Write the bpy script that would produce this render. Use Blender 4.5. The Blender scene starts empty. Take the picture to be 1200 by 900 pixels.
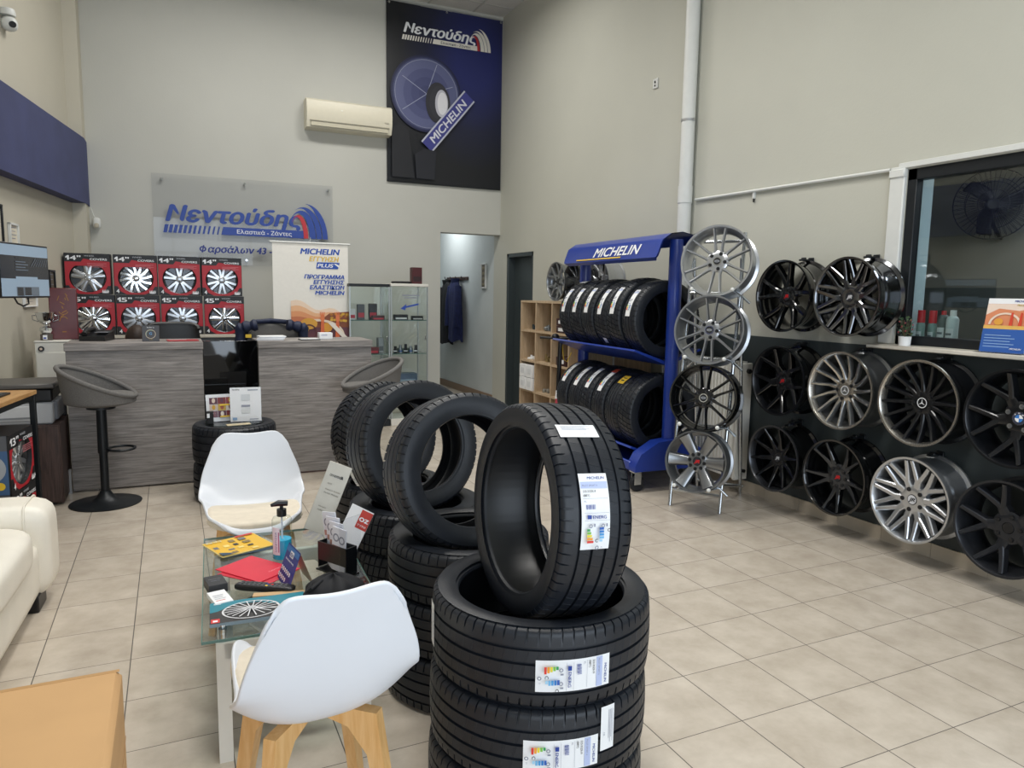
import bpy, bmesh, math, random
from mathutils import Vector, Matrix
from mathutils.geometry import tessellate_polygon

random.seed(7)
PI = math.pi
scene = bpy.context.scene
COL = scene.collection
rad = math.radians

# ---------------------------------------------------------------- camera
def look_basis(yaw, pitch, roll):
    f = Vector((math.sin(yaw)*math.cos(pitch), math.cos(yaw)*math.cos(pitch), math.sin(pitch)))
    r = Vector((math.cos(yaw), -math.sin(yaw), 0.0))
    u = r.cross(f)
    r2 = r*math.cos(roll) + u*math.sin(roll)
    u2 = -r*math.sin(roll) + u*math.cos(roll)
    return r2, u2, f
cam_data = bpy.data.cameras.new('camera')
cam_data.sensor_width = 36.0
cam_data.lens = 852.77/1200*36.0
cam_data.clip_start = 0.05
cam = bpy.data.objects.new('camera', cam_data)
COL.objects.link(cam)
_r, _u, _f = look_basis(0.437578, -0.1230148, 0.0165214)
_m = Matrix((( _r.x, _u.x, -_f.x, 0), (_r.y, _u.y, -_f.y, 0), (_r.z, _u.z, -_f.z, 1.5), (0, 0, 0, 1)))
cam.matrix_world = _m
scene.camera = cam

# ---------------------------------------------------------------- light
scene.view_settings.view_transform = 'Standard'
scene.view_settings.look = 'None'
scene.view_settings.gamma = 1.0
scene.view_settings.use_curve_mapping = False
scene.view_settings.exposure = 0.0
world = bpy.data.worlds.new('world')
scene.world = world
world.use_nodes = True
world.node_tree.nodes['Background'].inputs[0].default_value = (0.75, 0.85, 1.0, 1)
world.node_tree.nodes['Background'].inputs[1].default_value = 1.0
scene.cycles.max_bounces = 8
scene.cycles.diffuse_bounces = 4
scene.cycles.glossy_bounces = 4
scene.cycles.transparent_max_bounces = 16
scene.cycles.caustics_reflective = False
scene.cycles.caustics_refractive = False
scene.cycles.sample_clamp_indirect = 6.0

def area(name, loc, rot, sx, sy, power, col, spread=PI):
    l = bpy.data.lights.new(name, 'AREA')
    l.shape = 'RECTANGLE'; l.size = sx; l.size_y = sy; l.energy = power; l.color = col
    l.spread = spread
    o = bpy.data.objects.new(name, l)
    o.location = loc; o.rotation_euler = rot
    COL.objects.link(o)
    return o
# daylight through the shop front (behind the photographer), then the ceiling lamps
area('daylight_shopfront', (1.0, -2.45, 1.75), (rad(90), 0, 0), 5.4, 3.0, 150, (0.80, 0.90, 1.0))
for i, (lx, ly) in enumerate([(0.7, 7.0), (2.3, 7.0), (0.5, 4.3), (2.1, 4.3), (0.5, 1.6), (2.1, 1.6)]):
    area('ceiling_lamp_light', (lx, ly, 4.93), (0, 0, 0), 0.9, 0.5, 42 if ly > 6 else 35, (1.0, 0.975, 0.925), rad(172 if ly > 6 else 140))
area('back_room_light', (5.3, 2.6, 2.75), (0, 0, 0), 0.5, 0.5, 24.0, (0.9, 0.92, 1.0))
area('corridor_light', (3.55, 10.6, 2.75), (0, 0, 0), 0.4, 0.8, 14, (0.95, 0.98, 1.0))

# ---------------------------------------------------------------- materials
def lin(c):
    if isinstance(c, str):
        c = [int(c[i:i+2], 16)/255 for i in (0, 2, 4)]
    return tuple(x/12.92 if x <= 0.04045 else ((x+0.055)/1.055)**2.4 for x in c)
_mats = {}
def mat(name, col, rough=0.5, metal=0.0, noise=0.0, scale=20.0, bump=0.0, bscale=200.0, coat=0.0, stretch=None, spec=0.5, alpha_tr=0.0):
    if name in _mats: return _mats[name]
    m = bpy.data.materials.new(name); m.use_nodes = True
    nt = m.node_tree; b = nt.nodes['Principled BSDF']
    c = lin(col)
    b.inputs['Base Color'].default_value = (*c, 1)
    b.inputs['Roughness'].default_value = rough
    b.inputs['Metallic'].default_value = metal
    b.inputs['Coat Weight'].default_value = coat
    b.inputs['Specular IOR Level'].default_value = spec
    if alpha_tr: b.inputs['Transmission Weight'].default_value = alpha_tr
    if noise or bump:
        tc = nt.nodes.new('ShaderNodeTexCoord')
        mp = nt.nodes.new('ShaderNodeMapping')
        nt.links.new(tc.outputs['Object'], mp.inputs[0])
        if stretch: mp.inputs['Scale'].default_value = stretch
    if noise:
        n = nt.nodes.new('ShaderNodeTexNoise'); n.inputs['Scale'].default_value = scale; n.inputs['Detail'].default_value = 5
        nt.links.new(mp.outputs[0], n.inputs['Vector'])
        r = nt.nodes.new('ShaderNodeValToRGB')
        r.color_ramp.elements[0].position = 0.3; r.color_ramp.elements[1].position = 0.7
        r.color_ramp.elements[0].color = (*[max(0, x*(1-noise)) for x in c], 1)
        r.color_ramp.elements[1].color = (*[min(1, x*(1+noise)) for x in c], 1)
        nt.links.new(n.outputs[0], r.inputs[0]); nt.links.new(r.outputs[0], b.inputs['Base Color'])
    if bump:
        n2 = nt.nodes.new('ShaderNodeTexNoise'); n2.inputs['Scale'].default_value = bscale; n2.inputs['Detail'].default_value = 3
        nt.links.new(mp.outputs[0], n2.inputs['Vector'])
        bp = nt.nodes.new('ShaderNodeBump'); bp.inputs['Strength'].default_value = bump; bp.inputs['Distance'].default_value = 0.002
        nt.links.new(n2.outputs[0], bp.inputs['Height']); nt.links.new(bp.outputs[0], b.inputs['Normal'])
    _mats[name] = m
    return m
def ink(col, rough=0.45):
    """printed or painted flat colour"""
    return mat('ink_%s_%d' % (col, rough*100), col, rough, noise=0.02, scale=30)
def thin_glass(name, tint, f0=.04, rough=0.0):
    if name in _mats: return _mats[name]
    m = bpy.data.materials.new(name); m.use_nodes = True
    nt = m.node_tree; nt.nodes.clear()
    out = nt.nodes.new('ShaderNodeOutputMaterial'); mx = nt.nodes.new('ShaderNodeMixShader')
    tr = nt.nodes.new('ShaderNodeBsdfTransparent'); gl = nt.nodes.new('ShaderNodeBsdfGlossy'); lw = nt.nodes.new('ShaderNodeLayerWeight'); lw.inputs['Blend'].default_value = .5
    pw = nt.nodes.new('ShaderNodeMath'); pw.operation = 'POWER'; pw.inputs[1].default_value = 5.0; nt.links.new(lw.outputs['Facing'], pw.inputs[0])
    fr = nt.nodes.new('ShaderNodeMath'); fr.operation = 'MULTIPLY_ADD'; fr.inputs[1].default_value = 1-f0; fr.inputs[2].default_value = f0; nt.links.new(pw.outputs[0], fr.inputs[0])
    tr.inputs[0].default_value = (*tint, 1); gl.inputs['Roughness'].default_value = rough; pass
    nt.links.new(fr.outputs[0], mx.inputs[0]); nt.links.new(tr.outputs[0], mx.inputs[1]); nt.links.new(gl.outputs[0], mx.inputs[2])
    nt.links.new(mx.outputs[0], out.inputs[0])
    _mats[name] = m
    return m
def screen_mat(name, col, strength):
    m = mat(name, col, 0.2)
    b = m.node_tree.nodes['Principled BSDF']
    b.inputs['Emission Color'].default_value = (*lin(col), 1); b.inputs['Emission Strength'].default_value = strength
    return m

def floor_material():
    m = bpy.data.materials.new('floor_tiles'); m.use_nodes = True
    nt = m.node_tree; b = nt.nodes['Principled BSDF']; L = nt.links
    geo = nt.nodes.new('ShaderNodeNewGeometry')
    sep = nt.nodes.new('ShaderNodeSeparateXYZ'); L.new(geo.outputs['Position'], sep.inputs[0])
    def math_(op, a, bb=None, c=None):
        n = nt.nodes.new('ShaderNodeMath'); n.operation = op
        for i, x in enumerate((a, bb, c)):
            if x is None: continue
            if isinstance(x, (int, float)): n.inputs[i].default_value = x
            else: L.new(x, n.inputs[i])
        return n.outputs[0]
    S = 0.33277
    masks = []; cells = []
    for ax, off in ((0, 2.7926), (1, 2.5146)):
        t = math_('DIVIDE', math_('SUBTRACT', sep.outputs[ax], off), S)
        fr = math_('FRACT', math_('ADD', t, 100.5))
        d = math_('ABSOLUTE', math_('SUBTRACT', fr, 0.5))
        masks.append(math_('LESS_THAN', d, 0.0058 if ax == 0 else 0.0046))
        cells.append(math_('FLOOR', math_('ADD', t, 100.0)))
    grout = math_('MAXIMUM', masks[0], masks[1])
    cv = nt.nodes.new('ShaderNodeCombineXYZ'); L.new(cells[0], cv.inputs[0]); L.new(cells[1], cv.inputs[1])
    wn = nt.nodes.new('ShaderNodeTexWhiteNoise'); wn.noise_dimensions = '3D'; L.new(cv.outputs[0], wn.inputs['Vector'])
    off = nt.nodes.new('ShaderNodeVectorMath'); off.operation = 'MULTIPLY_ADD'
    L.new(wn.outputs['Color'], off.inputs[0]); off.inputs[1].default_value = (7, 7, 7); L.new(geo.outputs['Position'], off.inputs[2])
    n = nt.nodes.new('ShaderNodeTexNoise'); n.inputs['Scale'].default_value = 6; n.inputs['Detail'].default_value = 7; n.inputs['Roughness'].default_value = .62
    L.new(off.outputs[0], n.inputs['Vector'])
    r = nt.nodes.new('ShaderNodeValToRGB')
    r.color_ramp.elements[0].position = .3; r.color_ramp.elements[1].position = .72
    r.color_ramp.elements[0].color = (*lin('b5aa9b'), 1); r.color_ramp.elements[1].color = (*lin('cec4b6'), 1)
    L.new(n.outputs[0], r.inputs[0])
    mx = nt.nodes.new('ShaderNodeMix'); mx.data_type = 'RGBA'
    L.new(grout, mx.inputs[0]); L.new(r.outputs[0], mx.inputs[6]); mx.inputs[7].default_value = (*lin('55504b'), 1)
    L.new(mx.outputs[2], b.inputs['Base Color'])
    rr = math_('ADD', math_('MULTIPLY', grout, 0.4), 0.27)
    L.new(rr, b.inputs['Roughness'])
    bp = nt.nodes.new('ShaderNodeBump'); bp.inputs['Strength'].default_value = .35; bp.inputs['Distance'].default_value = .002; bp.invert = True
    L.new(grout, bp.inputs['Height']); L.new(bp.outputs[0], b.inputs['Normal'])
    return m

def grain(name, c0, c1, scale, stretch, rough=.5, bump=0.0):
    """wood grain: noise stretched along one axis between two tones"""
    if name in _mats: return _mats[name]
    m = bpy.data.materials.new(name); m.use_nodes = True
    nt = m.node_tree; b = nt.nodes['Principled BSDF']; L = nt.links
    tc = nt.nodes.new('ShaderNodeTexCoord'); mp = nt.nodes.new('ShaderNodeMapping'); mp.inputs['Scale'].default_value = stretch
    L.new(tc.outputs['Object'], mp.inputs[0])
    n = nt.nodes.new('ShaderNodeTexNoise'); n.inputs['Scale'].default_value = scale; n.inputs['Detail'].default_value = 8; n.inputs['Roughness'].default_value = .65
    n.inputs['Distortion'].default_value = .4
    L.new(mp.outputs[0], n.inputs['Vector'])
    r = nt.nodes.new('ShaderNodeValToRGB')
    r.color_ramp.elements[0].position = .35; r.color_ramp.elements[1].position = .66
    r.color_ramp.elements[0].color = (*lin(c0), 1); r.color_ramp.elements[1].color = (*lin(c1), 1)
    L.new(n.outputs[0], r.inputs[0]); L.new(r.outputs[0], b.inputs['Base Color'])
    b.inputs['Roughness'].default_value = rough
    _mats[name] = m
    return m

M_FLOOR = floor_material()
M_WALL = mat('wall_paint', 'c2c2b7', .85, noise=.03, scale=1.2, bump=.35, bscale=60)
M_WALLB = mat('wall_paint_cool', 'c4c4bd', .85, noise=.03, scale=1.2, bump=.3, bscale=60)
M_WALLL = mat('wall_paint_warm', 'c4bfb0', .85, noise=.03, scale=1.2, bump=.35, bscale=60)
M_DADO = mat('dado_paint', '3c4446', .6, noise=.06, scale=2)
M_BLUEBEAM = mat('beam_blue_paint', '40466f', .7, noise=.12, scale=3, bump=.3, bscale=50)
M_SKIRT = mat('skirting_tile', 'c2b6a3', .35, noise=.06, scale=8)
M_CEIL = mat('ceiling_board', 'c9c8c4', .9, noise=.03, scale=40)
M_TRIM = mat('white_trim', 'd9dbd8', .45, noise=.02)
M_RUBBER = mat('tyre_rubber', '1b1f26', .43, noise=.18, scale=14, bump=.12, bscale=300, spec=.45)
M_RUBBER2 = mat('tyre_rubber_matt', '191b20', .6, noise=.2, scale=12, bump=.15, bscale=300, spec=.4)
M_LINER = mat('tyre_inner_liner', '17191d', .38, noise=.2, scale=10, spec=.5)
M_RACK = mat('rack_blue_paint', '1f3a94', .32, noise=.04, scale=4, coat=.2)
M_CHROME = mat('polished_chrome', 'dfe2e6', .12, 1.0, noise=.02)
M_ZINC = mat('zinc_tube', 'c9ced2', .25, 1.0, noise=.05)
M_SILVER = mat('wheel_silver', 'c3c6ca', .28, .85, noise=.04, coat=.3)
M_GREYW = mat('wheel_grey', '8d9093', .3, .85, noise=.04, coat=.3)
M_DCHROME = mat('wheel_black_chrome', '74767a', .14, 1.0, noise=.05)
M_BLACKW = mat('wheel_gloss_black', '0c0d0f', .16, .2, noise=.1, coat=.7)
M_SATIN = mat('wheel_satin_black', '14161a', .32, .3, noise=.1, coat=.2)
M_GUN = mat('wheel_gunmetal', '4a4c50', .3, .8, noise=.06, coat=.2)
M_LIP = mat('wheel_machined_lip', 'c8c4bc', .25, .95, noise=.03)
M_BPLASTIC = mat('black_plastic', '141518', .38, noise=.1)
M_BMETAL = mat('black_metal', '1c2024', .4, .3, noise=.08)
M_WPLASTIC = mat('white_shell_plastic', 'dde1e8', .32, noise=.015, scale=5)
M_CUSHION = mat('cream_cushion', 'd9cfbd', .75, noise=.05, scale=30, bump=.2)
M_BEECH = grain('beech_wood', 'd9a869', 'e9c189', 5, (8, 8, 1), .45)
M_LAMINATE = grain('grey_laminate', '6b6663', 'a09a96', 3.2, (1.2, 4, 22), .5)
M_OAKL = grain('oak_veneer', 'b39b7d', 'cdb698', 4, (10, 10, 1.2), .55)
M_WENGE = grain('wenge_veneer', '3a2c2a', '59453f', 6, (14, 14, 1), .5)
M_TABLEW = grain('rustic_oak', 'a87c4c', 'c39a66', 4, (14, 1, 4), .5)
M_LEATHER = mat('cream_leather', 'f0ebdf', .42, noise=.04, scale=6, bump=.25, bscale=140)
M_FABRIC = mat('grey_fabric', '6c6a68', .9, noise=.2, scale=160, bump=.5, bscale=350)
M_CARD = mat('carton_brown', 'c49c6c', .75, noise=.07, scale=3, stretch=(1, 1, 6), bump=.1)
M_GLASS = thin_glass('clear_glass', (.95, .975, .97))
M_GLASSG = thin_glass('table_glass', (.91, .95, .94), .05)
M_PANE = thin_glass('window_glass', (.84, .89, .89), .055)
M_ACRYL = thin_glass('acrylic', (.95, .955, .965), .02)
M_PAPER = mat('white_paper', 'eef0f2', .6, noise=.015)
M_ALU = mat('aluminium', 'b8babb', .35, .8, noise=.04)
M_WMETAL = mat('white_metal', 'e2e0d8', .4, noise=.02)
M_MARBLE = mat('pale_marble', 'd6d0c4', .3, noise=.08, scale=7)
M_NAVY = mat('navy_quilted_cloth', '1a2440', .6, noise=.25, scale=30, bump=.4, bscale=60)
M_BLACKCLOTH = mat('black_cloth', '15161b', .8, noise=.25, scale=30)

# ---------------------------------------------------------------- mesh builder
def T(x=0, y=0, z=0, rz=0, rx=0, ry=0):
    return Matrix.Translation((x, y, z)) @ Matrix.Rotation(rz, 4, 'Z') @ Matrix.Rotation(ry, 4, 'Y') @ Matrix.Rotation(rx, 4, 'X')

_text_cache = {}
def text_data(s, bold, shear):
    k = (s, bold, shear)
    if k not in _text_cache:
        cu = bpy.data.curves.new('lettering', 'FONT'); cu.body = s; cu.size = 1; cu.offset = bold; cu.shear = shear; cu.resolution_u = 7
        if 'σ' in s: cu.offset = .0006
        ob = bpy.data.objects.new('lettering', cu)
        me = ob.to_mesh()
        vs = [(v.co.x, v.co.y) for v in me.vertices]; fs = [tuple(p.vertices) for p in me.polygons]
        ob.to_mesh_clear(); bpy.data.objects.remove(ob); bpy.data.curves.remove(cu)
        x0 = min(v[0] for v in vs); x1 = max(v[0] for v in vs)
        _text_cache[k] = ([(x-x0, y) for x, y in vs], fs, x1-x0)
    return _text_cache[k]

class B:
    """collects faces, then links them as one mesh object"""
    def __init__(s): s.v = []; s.f = []; s.m = []; s.mats = []
    def mi(s, m):
        if m not in s.mats: s.mats.append(m)
        return s.mats.index(m)
    def add(s, vs, fs, m, X=None):
        o = len(s.v); k = s.mi(m)
        s.v += [tuple(X @ Vector(v)) for v in vs] if X is not None else [tuple(v) for v in vs]
        flip = X is not None and X.determinant() < 0
        for f in fs:
            f = tuple(i+o for i in f)
            s.f.append(f[::-1] if flip else f); s.m.append(k)
        return s
    def box(s, c, d, m, X=None, bev=0.0):
        hx, hy, hz = d[0]/2, d[1]/2, d[2]/2
        b = min(bev, hx*.98, hy*.98, hz*.98)
        if b <= 0:
            vs = [(c[0]+sx*hx, c[1]+sy*hy, c[2]+sz*hz) for sx in (-1, 1) for sy in (-1, 1) for sz in (-1, 1)]
            fs = [(0, 1, 3, 2), (4, 6, 7, 5), (0, 4, 5, 1), (2, 3, 7, 6), (0, 2, 6, 4), (1, 5, 7, 3)]
            return s.add(vs, fs, m, X)
        vs = []; idx = {}
        for sx in (-1, 1):
            for sy in (-1, 1):
                for sz in (-1, 1):
                    for ax in range(3):
                        q = [hx-b, hy-b, hz-b]; q[ax] += b
                        idx[(sx, sy, sz, ax)] = len(vs)
                        vs.append((c[0]+sx*q[0], c[1]+sy*q[1], c[2]+sz*q[2]))
        fs = []
        def g(a, sg):
            o = [i for i in range(3) if i != a]
            L = []
            for p, q in ((-1, -1), (1, -1), (1, 1), (-1, 1)):
                k = [0, 0, 0]; k[a] = sg; k[o[0]] = p; k[o[1]] = q
                L.append(idx[(*k, a)])
            return L
        for a in range(3):
            for sg in (-1, 1): fs.append(g(a, sg))
        for a in range(3):
            o = [i for i in range(3) if i != a]
            for p in (-1, 1):
                for q in (-1, 1):
                    k0 = [0, 0, 0]; k0[a] = -1; k0[o[0]] = p; k0[o[1]] = q
                    k1 = list(k0); k1[a] = 1
                    fs.append([idx[(*k0, o[0])], idx[(*k1, o[0])], idx[(*k1, o[1])], idx[(*k0, o[1])]])
        for sx in (-1, 1):
            for sy in (-1, 1):
                for sz in (-1, 1): fs.append([idx[(sx, sy, sz, i)] for i in range(3)])
        # orient outward
        C = Vector(c); out = []
        for f in fs:
            p = [Vector(vs[i]) for i in f]
            nn = (p[1]-p[0]).cross(p[2]-p[0]); ce = sum(p, Vector())/len(p)
            out.append(tuple(f) if nn.dot(ce-C) > 0 else tuple(f[::-1]))
        return s.add(vs, out, m, X)
    def lathe(s, prof, m, n=32, X=None, closed=False, mfun=None):
        """prof: (r, z); revolved about local Z"""
        k = len(prof); vs = []
        for i in range(n):
            a = 2*PI*i/n; ca, sa = math.cos(a), math.sin(a)
            vs += [(r*ca, r*sa, z) for r, z in prof]
        kk = k if closed else k-1
        for j in range(kk):
            fs = [(i*k+j, ((i+1) % n)*k+j, ((i+1) % n)*k+(j+1) % k, i*k+(j+1) % k) for i in range(n)]
            if j == 0: s.add(vs, fs, mfun(j) if mfun else m, X); base = len(s.v)-len(vs)
            else:
                mm = s.mi(mfun(j) if mfun else m); fl = X is not None and X.determinant() < 0
                for f in fs:
                    f = tuple(q+base for q in f); s.f.append(f[::-1] if fl else f); s.m.append(mm)
        return s
    def cyl(s, p0, p1, r, m, n=16, r1=None, X=None):
        p0, p1 = Vector(p0), Vector(p1); d = p1-p0; L = d.length
        q = d.to_track_quat('Z', 'Y').to_matrix().to_4x4()
        Y = Matrix.Translation(p0) @ q
        if X is not None: Y = X @ Y
        r1 = r if r1 is None else r1
        return s.lathe([(0, 0), (r, 0), (r1, L), (0, L)], m, n, Y)
    def tube(s, pts, r, m, n=8, closed=False, X=None):
        pts = [Vector(p) for p in pts]; N = len(pts); vs = []; up = None
        rr = r if isinstance(r, (list, tuple)) else [r]*N
        for i, p in enumerate(pts):
            a = pts[(i-1) % N] if (closed or i > 0) else p
            c = pts[(i+1) % N] if (closed or i < N-1) else p
            t = (c-a).normalized()
            if up is None: up = t.orthogonal().normalized()
            up = (up - t*up.dot(t)); up = up.normalized() if up.length > 1e-6 else t.orthogonal().normalized()
            w = t.cross(up)
            vs += [tuple(p + (up*math.cos(2*PI*j/n)+w*math.sin(2*PI*j/n))*rr[i]) for j in range(n)]
        fs = []
        for i in range(N if closed else N-1):
            for j in range(n):
                a, b2 = i*n+j, i*n+(j+1) % n; c, d = ((i+1) % N)*n+j, ((i+1) % N)*n+(j+1) % n
                fs.append((a, b2, d, c))
        if not closed: fs += [tuple(range(n))[::-1], tuple((N-1)*n+j for j in range(n))]
        return s.add(vs, fs, m, X)
    def prism(s, poly, z0, z1, m, X=None):
        n = len(poly)
        ar = sum(poly[i][0]*poly[(i+1) % n][1]-poly[(i+1) % n][0]*poly[i][1] for i in range(n))
        if ar < 0: poly = poly[::-1]
        vs = [(x, y, z0) for x, y in poly]+[(x, y, z1) for x, y in poly]
        tr = tessellate_polygon([[Vector((x, y, 0)) for x, y in poly]])
        fs = [(i, (i+1) % n, n+(i+1) % n, n+i) for i in range(n)]
        for t in tr:
            a, b2, c = [poly[i] for i in t]
            ccw = (b2[0]-a[0])*(c[1]-a[1])-(b2[1]-a[1])*(c[0]-a[0]) > 0
            t = tuple(t) if ccw else tuple(t)[::-1]
            fs.append(tuple(i+n for i in t)); fs.append(t[::-1])
        return s.add(vs, fs, m, X)
    def grid(s, fn, nu, nv, m, X=None, cu=False, cv=False):
        """surface fn(u, v) with u, v in 0..1"""
        vs = [fn(i/(nu if cu else nu), j/(nv if cv else nv)) for i in range(nu if cu else nu+1) for j in range(nv if cv else nv+1)]
        w = nv if cv else nv+1; h = nu if cu else nu+1; fs = []
        for i in range(nu):
            for j in range(nv):
                fs.append((i*w+j, ((i+1) % h)*w+j, ((i+1) % h)*w+(j+1) % w, i*w+(j+1) % w))
        return s.add(vs, fs, m, X)
    def pillow(s, c, d, m, n=10, p=4.0, X=None):
        """soft rounded block (superellipsoid)"""
        vs = []; fs = []; ids = {}
        def key(q): return tuple(round(t, 5) for t in q)
        for a in range(3):
            for sg in (-1, 1):
                for i in range(n):
                    for j in range(n):
                        qd = []
                        for di, dj in ((0, 0), (1, 0), (1, 1), (0, 1)):
                            u = math.tan((2*(i+di)/n-1)*PI/4); w = math.tan((2*(j+dj)/n-1)*PI/4)
                            q = [0, 0, 0]; q[a] = sg; q[(a+1) % 3] = u; q[(a+2) % 3] = w
                            k = key(q)
                            if k not in ids:
                                L = (abs(q[0])**p+abs(q[1])**p+abs(q[2])**p)**(1/p)
                                ids[k] = len(vs); vs.append(tuple(c[t]+d[t]/2*q[t]/L for t in range(3)))
                            qd.append(ids[k])
                        fs.append(tuple(qd) if sg > 0 else tuple(qd[::-1]))
        return s.add(vs, fs, m, X)
    def build(s, name, parent=None, smooth=38, X=None):
        me = bpy.data.meshes.new(name); me.from_pydata(s.v, [], s.f)
        for m in s.mats: me.materials.append(m)
        me.polygons.foreach_set('material_index', s.m)
        me.polygons.foreach_set('use_smooth', [True]*len(s.f))
        me.update()
        me.set_sharp_from_angle(angle=rad(smooth))
        o = bpy.data.objects.new(name, me); COL.objects.link(o)
        if parent is not None: o.parent = parent
        if X is not None: o.matrix_local = X
        return o

class Canvas(B):
    """flat artwork: rectangles, polygons and lettering mapped on a surface by fn(x, y, layer)"""
    def __init__(s, fn): super().__init__(); s.fn = fn; s.lay = 0
    def put(s, vs, fs, m, step=True):
        s.lay += 1 if step is True else step
        s.add([s.fn(x, y, s.lay) for x, y in vs], fs, m)
    def rect(s, x, y, w, h, m, nx=1, ny=1):
        vs = [(x+w*i/nx, y+h*j/ny) for i in range(nx+1) for j in range(ny+1)]
        fs = [(i*(ny+1)+j, (i+1)*(ny+1)+j, (i+1)*(ny+1)+j+1, i*(ny+1)+j+1) for i in range(nx) for j in range(ny)]
        s.put(vs, fs, m)
    def poly(s, pts, m):
        tr = tessellate_polygon([[Vector((x, y, 0)) for x, y in pts]]); fs = []
        for t in tr:
            a, b, c = [pts[i] for i in t]
            ccw = (b[0]-a[0])*(c[1]-a[1])-(b[1]-a[1])*(c[0]-a[0]) > 0
            fs.append(tuple(t) if ccw else tuple(t)[::-1])
        s.put(pts, fs, m)
    def disc(s, x, y, rx, ry, m, n=28, a0=0, a1=360):
        full = a1-a0 >= 360
        pts = [(x+rx*math.cos(rad(a0+(a1-a0)*i/n)), y+ry*math.sin(rad(a0+(a1-a0)*i/n))) for i in range(n if full else n+1)]
        s.poly(pts, m)
    def band(s, outer, inner, m):
        n = len(outer); vs = list(outer)+list(inner)
        fs = [(i, i+1, n+i+1, n+i) for i in range(n-1)]
        s.put(vs, fs, m)
    def ring(s, x, y, r0, r1, m, n=36, a0=0, a1=360, sy=1):
        an = [rad(a0+(a1-a0)*i/n) for i in range(n+1)]
        s.band([(x+r0*math.cos(a), y+sy*r0*math.sin(a)) for a in an], [(x+r1*math.cos(a), y+sy*r1*math.sin(a)) for a in an], m)
    def line(s, p, q, w, m):
        d = Vector((q[0]-p[0], q[1]-p[1])); n = Vector((-d.y, d.x)).normalized()*w/2
        s.put([(p[0]-n.x, p[1]-n.y), (q[0]-n.x, q[1]-n.y), (q[0]+n.x, q[1]+n.y), (p[0]+n.x, p[1]+n.y)], [(0, 1, 2, 3)], m)
    def text(s, x, y, t, h, m, w=None, bold=0.0, shear=0.0, align='l', rot=0.0):
        """baseline start x, y; h = capital height"""
        vs, fs, W = text_data(t, 0.0, shear)
        k = h/0.727; kx = (w/W) if w else k
        if bold:
            bb = bold*h*1.5
            for ox, oy in ((-bb, 0), (bb, 0), (0, bb*.5), (0, -bb*.5)): s._glyphs(x+ox, y+oy, vs, fs, W, k, kx, m, align, rot, 1 if ox == -bb else .4)
            return
        s._glyphs(x, y, vs, fs, W, k, kx, m, align, rot, True)
    def _glyphs(s, x, y, vs, fs, W, k, kx, m, align, rot, step):
        x0 = {'l': 0, 'c': -W*kx/2, 'r': -W*kx}[align]
        ca, sa = math.cos(rot), math.sin(rot)
        s.put([(x+(x0+vx*kx)*ca-vy*k*sa, y+(x0+vx*kx)*sa+vy*k*ca) for vx, vy in vs], fs, m, step)
def plane_fn(O, U, V, gap=0.0005):
    O, U, V = Vector(O), Vector(U).normalized(), Vector(V).normalized(); N = U.cross(V)
    return lambda x, y, l: tuple(O+U*x+V*y+N*(l*gap))

# ---------------------------------------------------------------- things
def tag(o, label, cat, group=None):
    o['label'] = label; o['category'] = cat
    if group: o['group'] = group
    return o
def thing(name, label, cat, loc=(0, 0, 0), rz=0.0, group=None, X=None):
    o = bpy.data.objects.new(name, None); o.empty_display_size = .1
    COL.objects.link(o)
    if X is not None: o.matrix_world = X
    else: o.location = loc; o.rotation_euler = (0, 0, rz)
    return tag(o, label, cat, group)
def struct(name, b, X=None, parent=None):
    o = b.build(name, parent, X=X)
    if parent is None: o['kind'] = 'structure'
    return o
def copy_tree(o, parent=None):
    c = o.copy(); COL.objects.link(c)
    if parent is not None:
        c.parent = parent; c.matrix_parent_inverse = o.matrix_parent_inverse.copy()
    for ch in list(o.children): copy_tree(ch, c)
    return c
def frame(O, Z, X):
    """matrix with local Z and X along given directions, at O"""
    Z = Vector(Z).normalized(); X = Vector(X); X = (X-Z*X.dot(Z)).normalized(); Y = Z.cross(X)
    return Matrix(((X.x, Y.x, Z.x, O[0]), (X.y, Y.y, Z.y, O[1]), (X.z, Y.z, Z.z, O[2]), (0, 0, 0, 1)))
# ================================================================ the room
CEIL = 5.03; XR = 4.01; YB = 9.02
b = B(); b.box((1.6, 4.6, -.05), (9.6, 15.2, .1), M_FLOOR); struct('floor', b)
b = B(); b.box((.9, 3.3, CEIL+.05), (7.0, 12.4, .1), M_CEIL)
tb = mat('ceiling_bar', 'b4b4b0', .6)
for i in range(12): b.box((-2.4+.6*i, 3.3, CEIL-.003), (.02, 12.2, .006), tb)
for j in range(21): b.box((.9, 8.72-.6*j, CEIL-.0025), (6.9, .02, .005), tb)
struct('ceiling', b)
# right wall with the workshop window and the dark door cut out
WY0, WY1, WZ0, WZ1 = 1.35, 3.05, 1.235, 2.275
DY0, DY1, DZ = 8.02, 8.8, 2.02
def wall_x(b, x0, x1, y0, y1, z0, z1, m): b.box(((x0+x1)/2, (y0+y1)/2, (z0+z1)/2), (x1-x0, y1-y0, z1-z0), m)
b = B()
for (y0, y1, z0, z1) in ((-2.6, WY0, 0, CEIL), (WY0, WY1, 0, WZ0), (WY0, WY1, WZ1, CEIL), (WY1, DY0, 0, CEIL), (DY0, DY1, DZ, CEIL), (DY1, YB+.2, 0, CEIL)):
    wall_x(b, XR, XR+.22, y0, y1, z0, z1, M_WALL)
struct('wall_right', b)
b = B(); wall_x(b, XR-.004, XR, -2.4, 4.98, 0, WZ0-.02, M_DADO); struct('trim_1', b)
b = B()
for i in range(21):
    y = -2.3+.3328*i
    wall_x(b, XR-.016, XR-.004, y+.0015, y+.3313, 0, .088, M_SKIRT)
wall_x(b, XR-.012, XR-.004, -2.3, 4.69, 0, .086, ink('5a544e', .8))
struct('baseboard_right', b)
b = B()
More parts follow.
